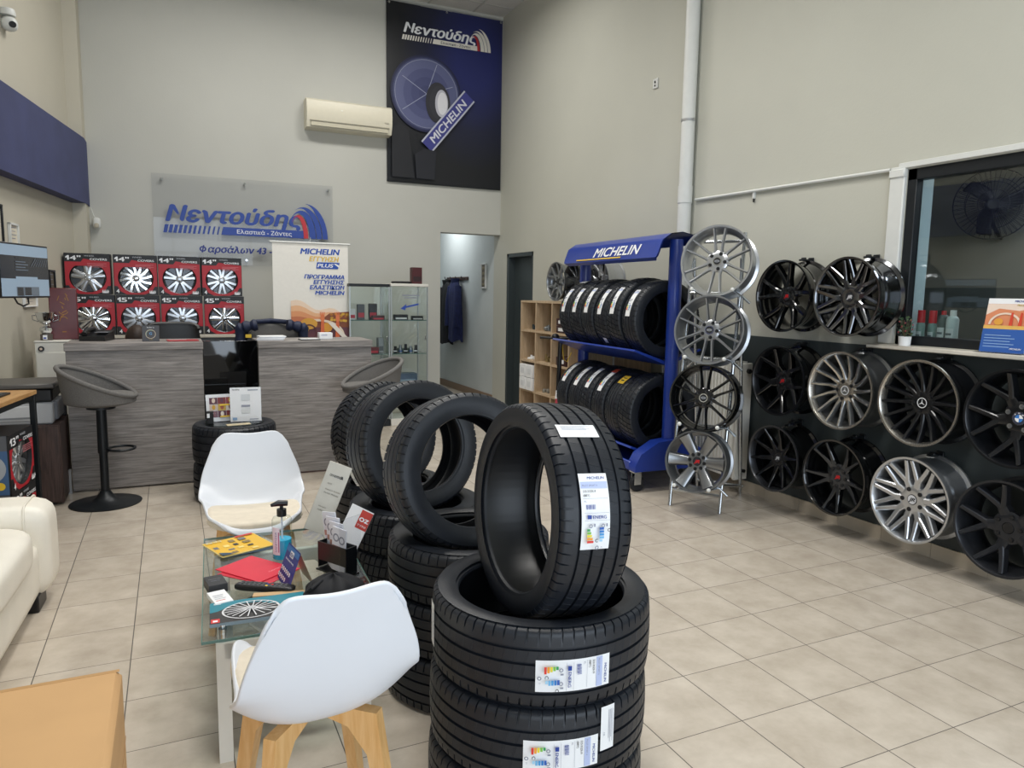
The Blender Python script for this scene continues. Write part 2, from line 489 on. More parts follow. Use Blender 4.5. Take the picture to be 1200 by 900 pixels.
wall_x(b, -1.2, 3.17, YB, YB+.2, 0, CEIL, M_WALLB); wall_x(b, 3.17, XR, YB, YB+.2, 2.275, CEIL, M_WALLB)
struct('wall_back', b)
def lx(y, off=0.0): return -.86-.16*(8.8-y)+off
b = B(); b.prism([(lx(9.2), 9.2), (lx(-2.6), -2.6), (lx(-2.6, -.2), -2.6), (lx(9.2, -.2), 9.2)], 0, CEIL, M_WALLL); struct('wall_left', b)
b = B(); b.prism([(-.75, YB), (-.75, 8.72), (lx(8.72)-.02, 8.72), (lx(YB)-.02, YB)], 0, CEIL, M_WALLL); struct('wall_pilaster', b)
b = B(); b.prism([(-.74, YB), (-.74, 8.76), (lx(-2.5, .126), -2.5), (lx(-2.5)-.01, -2.5), (lx(YB)-.01, YB)], 2.345, 3.0, M_BLUEBEAM)
struct('beam', b)
# shop front behind the photographer
b = B()
for (x0, x1, z0, z1) in ((-2.9, -1.75, 0, CEIL), (3.8, 4.2, 0, CEIL), (-1.75, 3.8, 3.3, CEIL), (-1.75, 3.8, 0, .2)):
    b.box(((x0+x1)/2, -2.6, (z0+z1)/2), (x1-x0, .2, z1-z0), M_WALL)
struct('wall_front', b)
b = B()
for x in (-1.75, .1, 1.95, 3.8): b.box((x, -2.56, 1.75), (.07, .08, 3.1), M_BMETAL, bev=.004)
for z in (.23, 2.4, 3.27): b.box((1.025, -2.56, z), (5.5, .07, .06), M_BMETAL, bev=.004)
struct('window_2', b)
# workshop window in the right wall
w = bpy.data.objects.new('window_1', None); COL.objects.link(w); w['kind'] = 'structure'
b = B(); fx = XR+.01
for (y0, y1, z0, z1) in ((WY1-.062, WY1, WZ0, WZ1), (WY0, WY0+.06, WZ0, WZ1), (WY0, WY1, WZ1-.068, WZ1), (WY0, WY1, WZ0, WZ0+.055)):
    b.box((fx+.02, (y0+y1)/2, (z0+z1)/2), (.06, y1-y0, z1-z0), M_BMETAL, bev=.004)
b.build('window_frame', w)
b = B(); b.box((fx+.03, (WY0+WY1)/2, (WZ0+WZ1)/2), (.006, WY1-WY0-.1, WZ1-WZ0-.1), M_PANE); b.build('window_pane', w)
b = B(); b.box((XR-.035, (WY0+WY1)/2+.02, WZ0-.015), (.16, WY1-WY0+.18, .026), M_MARBLE, bev=.005); struct('trim_2', b)
b = B()
b.box((XR-.012, WY1+.052, (WZ0+WZ1)/2+.01), (.03, .1, WZ1-WZ0+.02), M_TRIM, bev=.006)
b.box((XR-.018, WY1+.052, WZ1-.02), (.036, .106, .05), M_TRIM, bev=.006)
b.box((XR-.01, (WY0+WY1)/2, WZ1+.022), (.03, WY1-WY0+.1, .035), M_TRIM, bev=.004)
struct('trim_3', b)
# workshop behind the window
M_WS = mat('workshop_paint', '98968c', .85, noise=.05, scale=2); M_WSD = mat('workshop_dado', '5c625f', .7, noise=.05, scale=2)
b = B(); wall_x(b, 6.4, 6.5, -.2, 6.4, 0, 3.0, M_WS); wall_x(b, 6.385, 6.4, -.2, 6.4, 0, 1.62, M_WSD); pass
b.box((5.3, 6.45, 1.5), (2.4, .1, 3), M_WS); b.box((5.3, -.25, 1.5), (2.4, .1, 3), M_WS); b.box((5.3, 3.1, 3.05), (2.4, 6.8, .1), M_WS)
struct('wall_workshop', b)
b = B(); b.box((XR+.15, WY1-.004, (WZ0+WZ1)/2), (.15, .008, WZ1-WZ0), mat('reveal_pale_blue', 'c9dce2', .6)); b.box((XR+.15, (WY0+WY1)/2, WZ0-.001), (.15, WY1-WY0, .012), M_MARBLE); struct('trim_4', b)
# dark door in the right wall
d = bpy.data.objects.new('door_1', None); COL.objects.link(d); d['kind'] = 'structure'
M_DOORD = mat('door_dark_paint', '3b4447', .5, noise=.05)
b = B(); b.box((XR+.12, (DY0+DY1)/2, DZ/2), (.045, DY1-DY0-.1, DZ-.06), M_DOORD, bev=.004)
b.build('door_leaf', d)
b = B()
for (y0, y1, z0, z1) in ((DY0, DY0+.05, 0, DZ), (DY1-.05, DY1, 0, DZ), (DY0, DY1, DZ-.05, DZ)): b.box((XR+.09, (y0+y1)/2, (z0+z1)/2), (.17, y1-y0, z1-z0), M_DOORD, bev=.003)
b.build('door_frame', d)
b = B(); b.cyl((XR+.1, DY0+.14, 1.02), (XR+.06, DY0+.14, 1.02), .012, M_ALU, 10); b.box((XR+.055, DY0+.19, 1.02), (.014, .12, .018), M_ALU, bev=.004); b.build('door_handle', d)
# corridor behind the opening
M_COR = mat('corridor_paint', 'c6cccb', .8, noise=.05, scale=2)
b = B(); wall_x(b, XR, XR+.2, YB+.2, 12.2, 0, 3.2, M_COR); b.box((3.5, 12.1, 1.6), (1.4, .2, 3.2), M_COR); wall_x(b, 2.9, 3.0, YB+.2, 12.2, 0, 3.2, M_COR); b.box((3.5, 10.7, 3.1), (1.3, 3.2, .1), M_COR)
struct('wall_corridor', b)
b = B(); wall_x(b, XR-.014, XR, YB+.2, 12, 0, .1, mat('brown_skirting', '8a7460', .5)); struct('baseboard_corridor', b)
d = bpy.data.objects.new('door_2', None); COL.objects.link(d); d['kind'] = 'structure'
b = B(); b.box((3.21, 9.66, 1.0), (.04, .8, 2.0), mat('door_black', '1c1c1e', .45, noise=.05), bev=.004); b.build('door_leaf', d)
b = B(); b.cyl((3.23, 9.95, 1.02), (3.27, 9.95, 1.02), .011, M_ALU, 10); b.box((3.272, 9.9, 1.02), (.014, .11, .018), M_ALU, bev=.004); b.build('door_handle', d)

# pipes, trunking and small wall fittings
t = thing('drain_pipe', 'white plastic drain pipe running up the wall behind the blue rack', 'pipe', (3.94, 5.06, 0))
b = B(); b.cyl((0, 0, 0), (0, 0, CEIL), .056, M_TRIM, 24); b.cyl((0, 0, 2.28), (0, 0, 2.42), .061, M_TRIM, 24); b.build('pipe', t)
for z in (2.95, 4.0):
    b = B(); b.lathe([(.057, -.008), (.0605, -.008), (.0605, .008), (.057, .008)], M_ALU, 24, T(0, 0, z)); b.box((.0, -.066, z), (.012, .02, .016), M_ALU); b.build('pipe_clamp', t)
b = B(); b.tube([(3.992, 4.99, 2.305), (3.992, 3.16, 2.285)], .011, M_TRIM, 8); tag(b.build('cable_conduit'), 'thin white conduit running along the wall from the drain pipe to the window', 'conduit')
b = B(); b.box((4.0, 4.315, 2.275), (.02, .02, .07), M_TRIM, bev=.003); b.box((4.0, 4.315, 2.24), (.014, .012, .05), M_BPLASTIC, bev=.003); tag(b.build('cable_clip'), 'small clip hanging from the white conduit above the black wheels', 'clip')
t = thing('wall_socket', 'small white socket high on the plain wall beside the drain pipe', 'socket', (XR, 5.63, 3.39))
b = B(); b.box((-.006, 0, 0), (.012, .07, .085), M_TRIM, bev=.003); b.build('plate', t)
b = B(); b.box((-.013, 0, .012), (.004, .016, .02), M_BPLASTIC); b.box((-.013, 0, -.018), (.004, .016, .014), M_BPLASTIC); b.build('switch', t)
t = thing('motion_sensor', 'small white motion sensor in the corner below the blue beam', 'sensor', (-.68, 8.97, 2.17))
b = B(); b.pillow((0, -.01, 0), (.075, .08, .12), M_TRIM, 6, 3.5); b.build('housing', t)
b = B(); b.pillow((0, -.045, -.025), (.045, .02, .05), ink('b9b2a0'), 5, 3); b.build('lens', t)
b = B(); b.tube([(-.05, .03, .16), (-.03, .02, .09), (-.01, .0, .05)], .004, M_TRIM, 6); b.build('cable', t)
t = thing('security_camera', 'white dome security camera high on the wall above the blue beam', 'camera', (-1.085, 7.17, 3.56))
b = B(); b.lathe([(0, .1), (.05, .1), (.058, .075), (.056, .05), (0, .05)], M_TRIM, 20, T(0, 0, 0)); b.box((-.035, 0, .08), (.06, .05, .04), M_TRIM, bev=.004); b.build('mount', t)
b = B(); b.pillow((0.01, 0, -.01), (.115, .115, .11), M_TRIM, 8, 2.3); b.build('dome', t)
b = B(); b.cyl((.03, -.035, -.02), (.042, -.062, -.028), .024, M_BPLASTIC, 16); b.build('lens', t)

# air conditioner
t = thing('air_conditioner', 'cream split air conditioner on the wall beside the dark banner', 'air conditioner', (1.985, YB, 3.53))
M_AC = mat('ac_cream', 'dcd6c2', .4, noise=.02)
b = B(); prof = [(0, .165), (-.15, .165), (-.19, .14), (-.205, .05), (-.2, -.06), (-.16, -.155), (0, -.165)]
b.prism([(y, z) for y, z in prof], -.5, .5, M_AC, Matrix(((0, 0, 1, 0), (1, 0, 0, 0), (0, 1, 0, 0), (0, 0, 0, 1))))
b.build('body', t, 30)
b = B(); b.box((0, -.196, -.085), (.93, .012, .012), ink('a9a493'), bev=.002); b.box((0, -.186, -.118), (.9, .01, .045), ink('c6c0ab'), T(0, 0, 0, rx=0)); b.box((0, -.18, -.14), (.9, .012, .006), ink('8d8878')); b.build('louver', t)
b = B(); b.box((.43, -.206, -.03), (.05, .006, .012), ink('b8b29f')); b.box((-.1, -.208, .05), (.025, .004, .014), ink('f4f1e4')); b.build('badge', t)

# corridor: coats on hooks and a meter box
t = thing('coat_rack', 'small hook rail on the corridor wall holding the dark coats', 'hook rail', (XR, 10.6, 1.72))
b = B(); b.box((-.01, 0, 0), (.02, .9, .05), M_WENGE, bev=.003); b.build('rail', t)
for y in (-.36, -.12, .12, .36):
    b = B(); b.tube([(-.02, y, 0), (-.07, y, -.01), (-.085, y, .03)], .007, M_BMETAL, 6); b.build('hook', t)
def coat(name, label, y, w, z0, z1, m, seed):
    rnd = random.Random(seed); ph = [rnd.uniform(0, 6) for _ in range(6)]
    def fn(u, v):
        a = 2*PI*v; z = z1+(z0-z1)*u
        k = (.25+.75*min(1, u*5)**.6)*(1+.08*u)
        fold = 1+.09*math.sin(a*7+ph[0]+u*2)*min(1, u*3)+.05*math.sin(a*4+ph[1])
        return (XR-.1+.075*math.cos(a)*k*fold, y+w/2*math.sin(a)*k*fold+.02*math.sin(u*5+ph[2]), z+.02*math.sin(a*3+ph[3])*u)
    b = B(); b.grid(fn, 22, 40, m, cv=True); o = b.build(name)
    tag(o, label, 'coat')
    for sgn in (-1, 1):
        b = B(); b.tube([(XR-.11, y+sgn*w*.36, z1-.12), (XR-.13, y+sgn*w*.5, z1-.4), (XR-.15, y+sgn*w*.47, z1-.72)], [.055, .06, .05], m, 10); b.build('sleeve', o)
    b = B(); b.grid(lambda u, v: (XR-.1+(.045+.02*v)*math.cos(2*PI*u), y+(.09+.02*v)*math.sin(2*PI*u), z1-.1+.1*v), 20, 3, m, cu=True); b.build('collar', o)
coat('hanging_coat', 'black coat hanging at the far end of the corridor hooks', 10.83, .36, .72, 1.7, M_BLACKCLOTH, 1)
coat('hanging_coat', 'dark navy coat hanging on the corridor hook towards the meter box', 10.45, .38, .78, 1.72, mat('navy_cloth', '1b2450', .8, noise=.25, scale=30), 2)
t = thing('meter_box', 'white framed narrow meter box on the corridor wall', 'meter box', (XR, 9.55, 1.745))
b = B()
for (y, z, dy, dz) in ((0, .165, .17, .02), (0, -.165, .17, .02), (-.075, 0, .02, .33), (.075, 0, .02, .33)): b.box((-.012, y, z), (.024, dy, dz), M_TRIM, bev=.003)
b.build('frame', t)
b = B(); b.box((-.004, 0, 0), (.008, .14, .32), ink('6e6350')); 
for k in range(4): b.box((-.01, 0, .11-.075*k), (.012, .09, .035), ink('8e8468'), bev=.003)
b.build('meter_panel', t)
# ================================================================ tyres
def tyre_mesh(name, R, W, rr, style, n=64):
    """tyre with grooved tread; axis on local Z, centred"""
    h = R-rr
    groove = {'sport': [-.27, -.1, .08, .25], 'rib': [-.28, -.1, .1, .28], 'block': [-.26, 0, .26], 'winter': [-.24, .24]}[style]
    gw = .02 if style in ('sport', 'rib') else .016
    half = [(-.40, rr, 's'), (-.43, rr+.004, 's'), (-.445, rr+.018, 's'), (-.47, rr+.12*h, 's'), (-.49, rr+.3*h, 's'), (-.5, rr+.5*h, 's'), (-.495, rr+.66*h, 's'), (-.487, rr+.78*h, 's'),
            (-.472, R-.022, 'h'), (-.452, R-.0115, 'h'), (-.425, R-.006, 'h')]
    P = [(a*W, r, z) for a, r, z in half]
    def crown(a): return R-.0045*(a/.4)**2
    P.append((-.385*W, crown(.385), 'h'))
    last = -.385
    for g in groove:
        mid = (last+g-gw)/2
        P += [(mid*W, crown(mid), 'o' if last == -.385 else 'r'), ((g-gw)*W, crown(g), 'o' if last == -.385 else 'r'), ((g-gw*.75)*W, R-.0085, 'g'), ((g+gw*.75)*W, R-.0085, 'g'), ((g+gw)*W, crown(g), 'r')]
        last = g+gw
    k = len(P)-1
    P[k] = (P[k][0], P[k][1], 'o')
    P.append(((last+.385)/2*W, crown((last+.385)/2), 'o'))
    P.append((.385*W, crown(.385), 'h'))
    P += [(-a, r, z) for a, r, z in [(x*W, r, z) for x, r, z in half][::-1]]
    nout = len(P)
    P += [(.37*W, rr+.001, 'i'), (.4*W, rr+.02, 'i'), (.45*W, rr+.35*h, 'i'), (.455*W, rr+.6*h, 'i'), (.42*W, R-.03, 'i'), (.3*W, R-.02, 'i'), (0, R-.0175, 'i'), (-.3*W, R-.02, 'i'), (-.42*W, R-.03, 'i'), (-.455*W, rr+.6*h, 'i'), (-.45*W, rr+.35*h, 'i'), (-.4*W, rr+.02, 'i'), (-.37*W, rr+.001, 'i')]
    k = len(P)
    low = {'sport': {'h': .0075, 'r': .0008}, 'rib': {'h': .006, 'o': .005}, 'block': {'h': .007, 'o': .006, 'r': .005}, 'winter': {'h': .009, 'o': .008, 'r': .008}}[style]
    sk = {'sport': .35, 'rib': .2, 'block': .6, 'winter': 1.2}[style]
    slot = {'sport': .13, 'rib': .15, 'block': .18, 'winter': .3}[style]
    vs = []
    bl = 2*PI/n
    for i in range(n):
        for fi, lw in ((0, 0), (.02, 1), (.02+slot, 1), (.04+slot, 0)):
            for a, r, z in P:
                th = (i+fi)*bl
                if z in 'horg':
                    q = a/W
                    th += bl*sk*(abs(q)*2 if style == 'winter' else q*2)*(2.6 if z in 'rg' and style == 'sport' and abs(q) < .3 else 1)
                if lw and z in low: r -= low[z]
                vs.append((r*math.cos(th), r*math.sin(th), a))
    N = 4*n; fs = []; mi = []
    for i in range(N):
        for j in range(k):
            fs.append((i*k+j, ((i+1) % N)*k+j, ((i+1) % N)*k+(j+1) % k, i*k+(j+1) % k))
            mi.append(1 if j >= nout-1 else 0)
    me = bpy.data.meshes.new(name); me.from_pydata(vs, [], [f[::-1] for f in fs])
    me.materials.append(M_RUBBER); me.materials.append(M_LINER)
    me.polygons.foreach_set('material_index', mi)
    me.polygons.foreach_set('use_smooth', [True]*len(fs)); me.update(); me.set_sharp_from_angle(angle=rad(32))
    bm = bmesh.new(); bm.from_mesh(me); bmesh.ops.recalc_face_normals(bm, faces=bm.faces); bm.to_mesh(me); bm.free()
    return me
def put_tyre(me, X, label, group=None):
    o = bpy.data.objects.new('tyre', me); COL.objects.link(o); o.matrix_world = X
    return tag(o, label, 'tyre', group)
I_BLUE = ink('1f3f94'); I_LBLUE = ink('b7c3e6'); I_GREY = ink('8b90a0'); I_BLK = ink('22242a'); I_WHT = ink('f2f4f8'); I_YEL = ink('f0c93a'); I_RED = ink('d23434')
BARS = [ink(c) for c in ('2e9b57', '7bbf4a', 'e6d838', 'f0a030', 'dd3b30')]
BBARS = [ink(c) for c in ('2a5fb4', '2f7cc6', '4a9ad6', '74b6e2', 'a3d2ee')]
def tread_fn(R, z0, th0, flip):
    def fn(x, y, l):
        s = -1 if flip else 1
        a = z0-s*x; th = th0+s*y/R; r = R+.0006+l*.00035
        return (r*math.cos(th), r*math.sin(th), a)
    return fn
def energy_label(tyre, R, z0, th0, flip=False, w=.088, h=.205, size='225/35ZR19', load='(88Y)'):
    """paper tyre label: maker's name, size, barcode, coloured grade bars"""
    k = w/.075; q = h/.205
    c = Canvas(tread_fn(R, z0, th0, flip))
    X = lambda x: (x-.0375)*k
    Y = lambda y: (y-.1025)*q
    c.rect(X(0), Y(0), w, h, M_PAPER, 2, 14)
    c.text(X(.022), Y(.189), 'MICHELIN', .0075*q, I_BLUE, .046*k, .012, .15)
    c.rect(X(.002), Y(.164), .071*k, .018*q, I_LBLUE, 1, 2)
    c.text(X(.006), Y(.169), 'PILOT SPORT 4', .0055*q, I_GREY, .04*k)
    c.text(X(.006), Y(.153), size, .006*q, I_BLK, .034*k); c.text(X(.006), Y(.142), load, .006*q, I_BLK, .017*k)
    c.rect(X(.004), Y(.136), .066*k, .0006, I_GREY); c.text(X(.006), Y(.127), 'XL', .005*q, I_GREY)
    for i in range(9): c.rect(X(.012+.0026*i), Y(.108), (.0012 if i % 3 else .0018)*k, .012*q, I_BLUE)
    c.rect(X(.004), Y(.098), .066*k, .0006, I_GREY)
    c.rect(X(.012), Y(.083), .011*k, .01*q, I_BLUE); c.text(X(.026), Y(.0835), 'ENERG', .0085*q, I_BLUE, .036*k, .02)
    c.rect(X(.004), Y(.079), .066*k, .0006, I_GREY)
    for x in (.02, .052): c.ring(X(x), Y(.065), .0055*q, .003*q, I_GREY, 14); c.rect(X(x+.008), Y(.063), .004*k, .008*q, I_GREY)
    for i in range(5):
        c.rect(X(.01), Y(.052-.0075*i), (.008+.0022*i)*k, .006*q, BARS[i])
        c.rect(X(.042), Y(.055-.0075*i), (.008+.0022*(4-i) if i > 3 else .012)*k, .006*q, BBARS[i])
    c.text(X(.031), Y(.024), 'C', .009*q, I_BLK, None, .03); c.text(X(.062), Y(.05), 'C', .009*q, I_BLK, None, .03)
    c.ring(X(.036), Y(.01), .0055*q, .003*q, I_GREY, 14); c.text(X(.045), Y(.008), '71', .005*q, I_GREY)
    o = c.build('tread_label', tyre); o['label'] = 'white paper label with coloured grade bars'
    return o
def paper_tag(tyre, R, z0, th0, w, h, skew=0.0, flip=False):
    c = Canvas(tread_fn(R, z0, th0, flip))
    n = 6
    vs = []
    for j in range(n+1):
        y = h*(j/n-.5)
        vs += [(-w/2+skew*y, y), (w/2+skew*y, y)]
    c.put(vs, [(2*j, 2*j+1, 2*j+3, 2*j+2) for j in range(n)], M_PAPER)
    for i, f in enumerate((.36, .26, .16, .06)): c.rect(-w*.4+skew*f*h, h*f, w*(.75-.1*(i % 2)), h*.03, I_GREY)
    c.text(w*.08-skew*h*.3, -h*.32, 'C98', h*.1, I_GREY)
    o = c.build('paper_tag', tyre); o['label'] = 'white printed paper strip'
    return o
MT_SPORT = tyre_mesh('tyre_sport', .325, .235, .245, 'sport', 66)
MT_RIB = tyre_mesh('tyre_ribbed', .305, .215, .212, 'rib', 56)
MT_BLOCK = tyre_mesh('tyre_block', .30, .2, .2, 'block', 60)
MT_WINTER = tyre_mesh('tyre_winter', .295, .19, .205, 'winter', 58)
MT_SMALL = tyre_mesh('tyre_worn', .288, .18, .19, 'rib', 44)
MT_SHOP = tyre_mesh('tyre_rack', .315, .222, .222, 'block', 48)
MT_SHOP2 = tyre_mesh('tyre_rack_ribbed', .315, .222, .218, 'rib', 48)
def flat(x, y, z0, z1, W, s=1.0, rz=0.0):
    """tyre lying between heights z0 and z1"""
    return Matrix.Translation((x, y, (z0+z1)/2)) @ Matrix.Rotation(rz, 4, 'Z') @ Matrix.Diagonal((s, s, (z1-z0)/W, 1))
# front stack
FX, FY = .972, 1.855
ph0 = math.atan2(-FY, -FX)
g = []
t1 = put_tyre(MT_SPORT, flat(FX-.006, FY+.006, 0, .2, .235, 1, 2.2), 'lowest black tyre of the big labelled stack, touching the floor')
t2 = put_tyre(MT_SPORT, flat(FX-.004, FY, .2, .425, .235, 1, 1.1), 'middle black tyre of the front stack, with a torn paper strip beside its label')
t3 = put_tyre(MT_SPORT, flat(FX+.003, FY+.002, .42, .65, .235), 'top lying black tyre of the front stack, carrying the tilted upright one')
energy_label(t3, .325, -.012, ph0+rad(16.5))
energy_label(t2, .325, -.008, ph0+rad(12.5)-1.1)
paper_tag(t2, .325, .045, ph0+rad(36)-1.1, .13, .045, .0)
paper_tag(t3, .325, .015, ph0-rad(73), .13, .05)
for tt, d in ((t2, 1.1),):
    pass
# upright tyres: local X points up, local Z along the axle
def upright(x, y, z, az, tilt=0.0, s=1.0):
    """az: compass heading of the open side (0 = +Y, clockwise); tilt: top leans away from the open side"""
    Z = Vector((math.sin(az)*math.cos(tilt), math.cos(az)*math.cos(tilt), math.sin(tilt)))
    return frame((x, y, z), Z, (0, 0, 1)) @ Matrix.Scale(s, 4)
D = put_tyre(MT_SPORT, upright(.99, 1.87, .868, rad(-89), rad(4), .965), 'upright black tyre with an energy label and a paper strip on its tread')
energy_label(D, .325, .012, rad(-76))
paper_tag(D, .325, .012, rad(-33), .125, .05)
# second stack
for k, (z0, z1, lab) in enumerate(((0, .2, 'bottom tyre of the dark stack between the white chair and the labelled stack'), (.2, .4, 'middle tyre of the dark stack between the white chair and the labelled stack'), (.4, .6, 'top lying tyre of the dark stack just behind the labelled stack'))):
    put_tyre(MT_RIB, flat(1.0+.006*k, 2.53, z0, z1, .215, 1.02, k*1.3), lab)
put_tyre(MT_RIB, upright(.99, 2.545, .826, rad(176), rad(13), .97), 'upright black tyre with a wide round opening, second in the row of upright tyres')
# third stack
for k, (z0, z1, lab) in enumerate(((0, .185, 'bottom tyre of the third stack from the camera, by the coffee table'), (.185, .37, 'middle tyre of the third stack from the camera, by the coffee table'), (.37, .555, 'top lying tyre of the third stack from the camera, beside the leaflet holder'))):
    put_tyre(MT_BLOCK, flat(1.0, 3.17-.005*k, z0, z1, .2, 1.03, k*.7), lab)
tB = put_tyre(MT_RIB, upright(.995, 3.2, .795, rad(168), rad(12), .985), 'upright black tyre with small tread blocks and a white tag low on its side')
paper_tag(tB, .305, -.07, rad(112), .03, .09)
# fourth stack
for k, (z0, z1, lab) in enumerate(((0, .24, 'bottom tyre of the stack at the far end of the row'), (.24, .48, 'upper lying tyre of the stack at the far end of the row'))):
    put_tyre(MT_RIB, flat(1.06, 3.86, z0, z1, .215, .98, k), lab)
put_tyre(MT_WINTER, upright(1.045, 3.88, .715, rad(162), rad(10), 1.0), 'upright winter tyre with wavy tread at the far end of the row')
# low side table made of two small tyres
SX, SY = .385, 5.56
put_tyre(MT_SMALL, flat(SX, SY, 0, .275, .18, 1.0), 'lower worn tyre of the two under the round glass by the counter')
put_tyre(MT_SMALL, flat(SX, SY, .275, .55, .18, 1.0, .8), 'upper worn tyre holding the round glass by the counter')
b = B(); b.lathe([(0, 0), (.2, 0), (.2, .008), (0, .008)], M_GLASSG, 40, T(SX, SY, .545)); tag(b.build('glass_disc'), 'round glass plate lying on the two stacked tyres by the counter', 'glass top')

# ================================================================ wheels
def wheel_barrel(R, dep):
    d = dep
    return [(R, 0), (R, -.012), (R*.955, -.02), (R*.93, -.05), (R*.925, -.3*d), (R*.87, -.42*d), (R*.86, -.6*d), (R*.92, -.8*d), (R*.925, -.91*d), (R, -.95*d), (R, -d),
            (R*.965, -d), (R*.895, -.88*d), (R*.835, -.6*d), (R*.84, -.42*d), (R*.895, -.28*d), (R*.905, -.05), (R*.925, -.012), (R*.955, -.001)]
def add_spokes(b, R, lines, n, m, zh, zr, th, a0=0.0, m2=None, back=1.35, seg=5, zpow=1.6):
    """lines: list of [(radius fraction, angle deg, width)]; repeated n times round the hub"""
    for k in range(n):
        for ln in lines:
            Q = []
            for r, a, wd in ln:
                an = rad(a+a0+k*360/n); Q.append((r*R*math.cos(an), r*R*math.sin(an), wd))
            P = []
            for i in range(len(Q)-1):
                for f in range(seg+(i == len(Q)-2)):
                    x, y, wd = (Q[i][q]+(Q[i+1][q]-Q[i][q])*f/seg for q in range(3))
                    P.append((x, y, zh+(zr-zh)*max(0, (math.hypot(x, y)/R-.2)/.72)**zpow, wd))
            vs = []
            for i, (x, y, z, wd) in enumerate(P):
                x0, y0 = P[max(0, i-1)][:2]; x1, y1 = P[min(len(P)-1, i+1)][:2]
                t = Vector((x1-x0, y1-y0)).normalized(); nx, ny = -t.y, t.x
                for o, dz in ((-.32, 0), (.32, 0), (.5, -.005), (.5*back, -th), (-.5*back, -th), (-.5, -.005)):
                    vs.append((x+nx*wd*o, y+ny*wd*o, z+dz))
            fs = []; N = len(P)
            for i in range(N-1):
                for j in range(6): fs.append((i*6+j, (i+1)*6+j, (i+1)*6+(j+1) % 6, i*6+(j+1) % 6))
            top = [f for q, f in enumerate(fs) if q % 6 == 0]; rest = [f for q, f in enumerate(fs) if q % 6]
            rest += [(5, 4, 3, 2, 1, 0), tuple((N-1)*6+j for j in range(6))]
            flipf = lambda L: [f[::-1] for f in L]
            b.add(vs, flipf(rest), m)
            base = len(b.v)-len(vs); mm = b.mi(m2 or m)
            for f in flipf(top): b.f.append(tuple(i+base for i in f)); b.m.append(mm)
def emblem_cap(kind, r=.03):
    """centre cap artwork on a disc in the XY plane"""
    c = Canvas(lambda x, y, l: (x, y, .004+l*.0004))
    c.lathe([(0, -.02), (r, -.02), (r, .0), (r*.9, .004), (0, .004)], M_SATIN if kind != 'star_silver' else M_GREYW, 24)
    if kind.startswith('star'):
        c.ring(0, 0, r*.98, r*.83, ink('d9dce0'), 32)
        for k in range(3):
            a = rad(90+120*k); c.poly([(r*.86*math.cos(a), r*.86*math.sin(a)), (r*.12*math.cos(a+rad(60)), r*.12*math.sin(a+rad(60))), (0, 0), (r*.12*math.cos(a-rad(60)), r*.12*math.sin(a-rad(60)))], ink('d9dce0'))
    elif kind == 'roundel':
        c.ring(0, 0, r*1.02, r*.94, M_CHROME, 32); c.ring(0, 0, r*.94, r*.6, ink('3a3f52'), 32)
        for k in range(4): c.disc(0, 0, r*.6, r*.6, ink('3b7cc9') if k % 2 else I_WHT, 8, 90*k, 90*k+90) if False else c.poly([(0, 0)]+[(r*.6*math.cos(rad(90*k+90*i/8)), r*.6*math.sin(rad(90*k+90*i/8))) for i in range(9)], ink('3b7cc9') if k % 2 else I_WHT)
        c.ring(0, 0, r*.62, r*.57, M_CHROME, 32)
        for k, ch in enumerate('BMW'):
            a = rad(135-45*k); c.text(r*.77*math.cos(a)-r*.1*math.cos(a-PI/2)*0, r*.77*math.sin(a)-r*.1, ch, r*.22, I_WHT, None, .03, 0, 'c')
    elif kind in ('JR red', 'JR black', 'JR'):
        c.disc(0, 0, r*.86, r*.86, ink('c9cbd0') if kind == 'JR black' else I_BLK)
        c.text(0, -r*.32, 'JR', r*.72, {'JR red': ink('c4161c'), 'JR black': I_BLK, 'JR': ink('c9cbd0')}[kind], r*1.25, .05, .3, 'c')
    elif kind == 'oval':
        c.ring(0, 0, r*.98, r*.8, M_CHROME, 32); c.disc(0, 0, r*.78, r*.78, ink('17181b')); c.disc(0, 0, r*.6, r*.3, ink('8f9298')); c.text(0, -r*.16, 'OZ', r*.32, I_BLK, None, .03, 0, 'c')
    return c
def make_wheel(X, label, R, dep, m, spokes, n, zh, zr, th, emblem='', a0=0.0, face=None, lip=None, hub=.3, nuts=5, barrel=None, cap=.03, nutm=None, group=None, zpow=1.6, name='alloy_wheel', back=1.35):
    t = thing(name, label, 'wheel', group=group, X=X)
    pr = wheel_barrel(R, dep); b = B()
    b.lathe(pr[::-1], barrel or m, 56, closed=True, mfun=(lambda j: (lip or m) if (j < 2 or j >= len(pr)-2) else (barrel or m)))
    b.build('barrel', t, 28)
    b = B(); fm = m
    hr = hub*R
    b.lathe([(cap, zh-.014), (cap, zh+.001), (hr*.55, zh+.002), (hr*.82, zh+.001), (hr, zh-.006), (hr*.98, zh-th), (cap, zh-th-.012)][::-1], face or m, 36, closed=True)
    add_spokes(b, R, spokes, n, fm, zh, zr, th, a0, face, zpow=zpow, back=back)
    b.build('wheel_face', t, 30)
    for k in range(nuts):
        a = rad(a0+36+k*360/nuts); rn = hr*.72
        b = B(); b.lathe([(0, .001), (.0125, .001), (.0125, .0045), (.009, .003), (.0075, .006), (0, .006)], nutm or M_BPLASTIC, 12, T(rn*math.cos(a), rn*math.sin(a), zh+.0005))
        b.build('lug_seat', t)
    c = emblem_cap(emblem, cap); o = c.build('center_cap', t, X=T(0, 0, zh-.001, rz=0))
    return t
def on_wall(y, z, x=3.75, roll=0.0):
    """wheel facing the room from the right wall"""
    return frame((x, y, z), (-1, 0, 0), (0, -1, 0))
S_MESH = [[(.2, 0, .042), (.46, 0, .038)], [(.43, 1.5, .027), (.92, 13.6, .022)], [(.43, -1.5, .027), (.92, -13.6, .022)]]
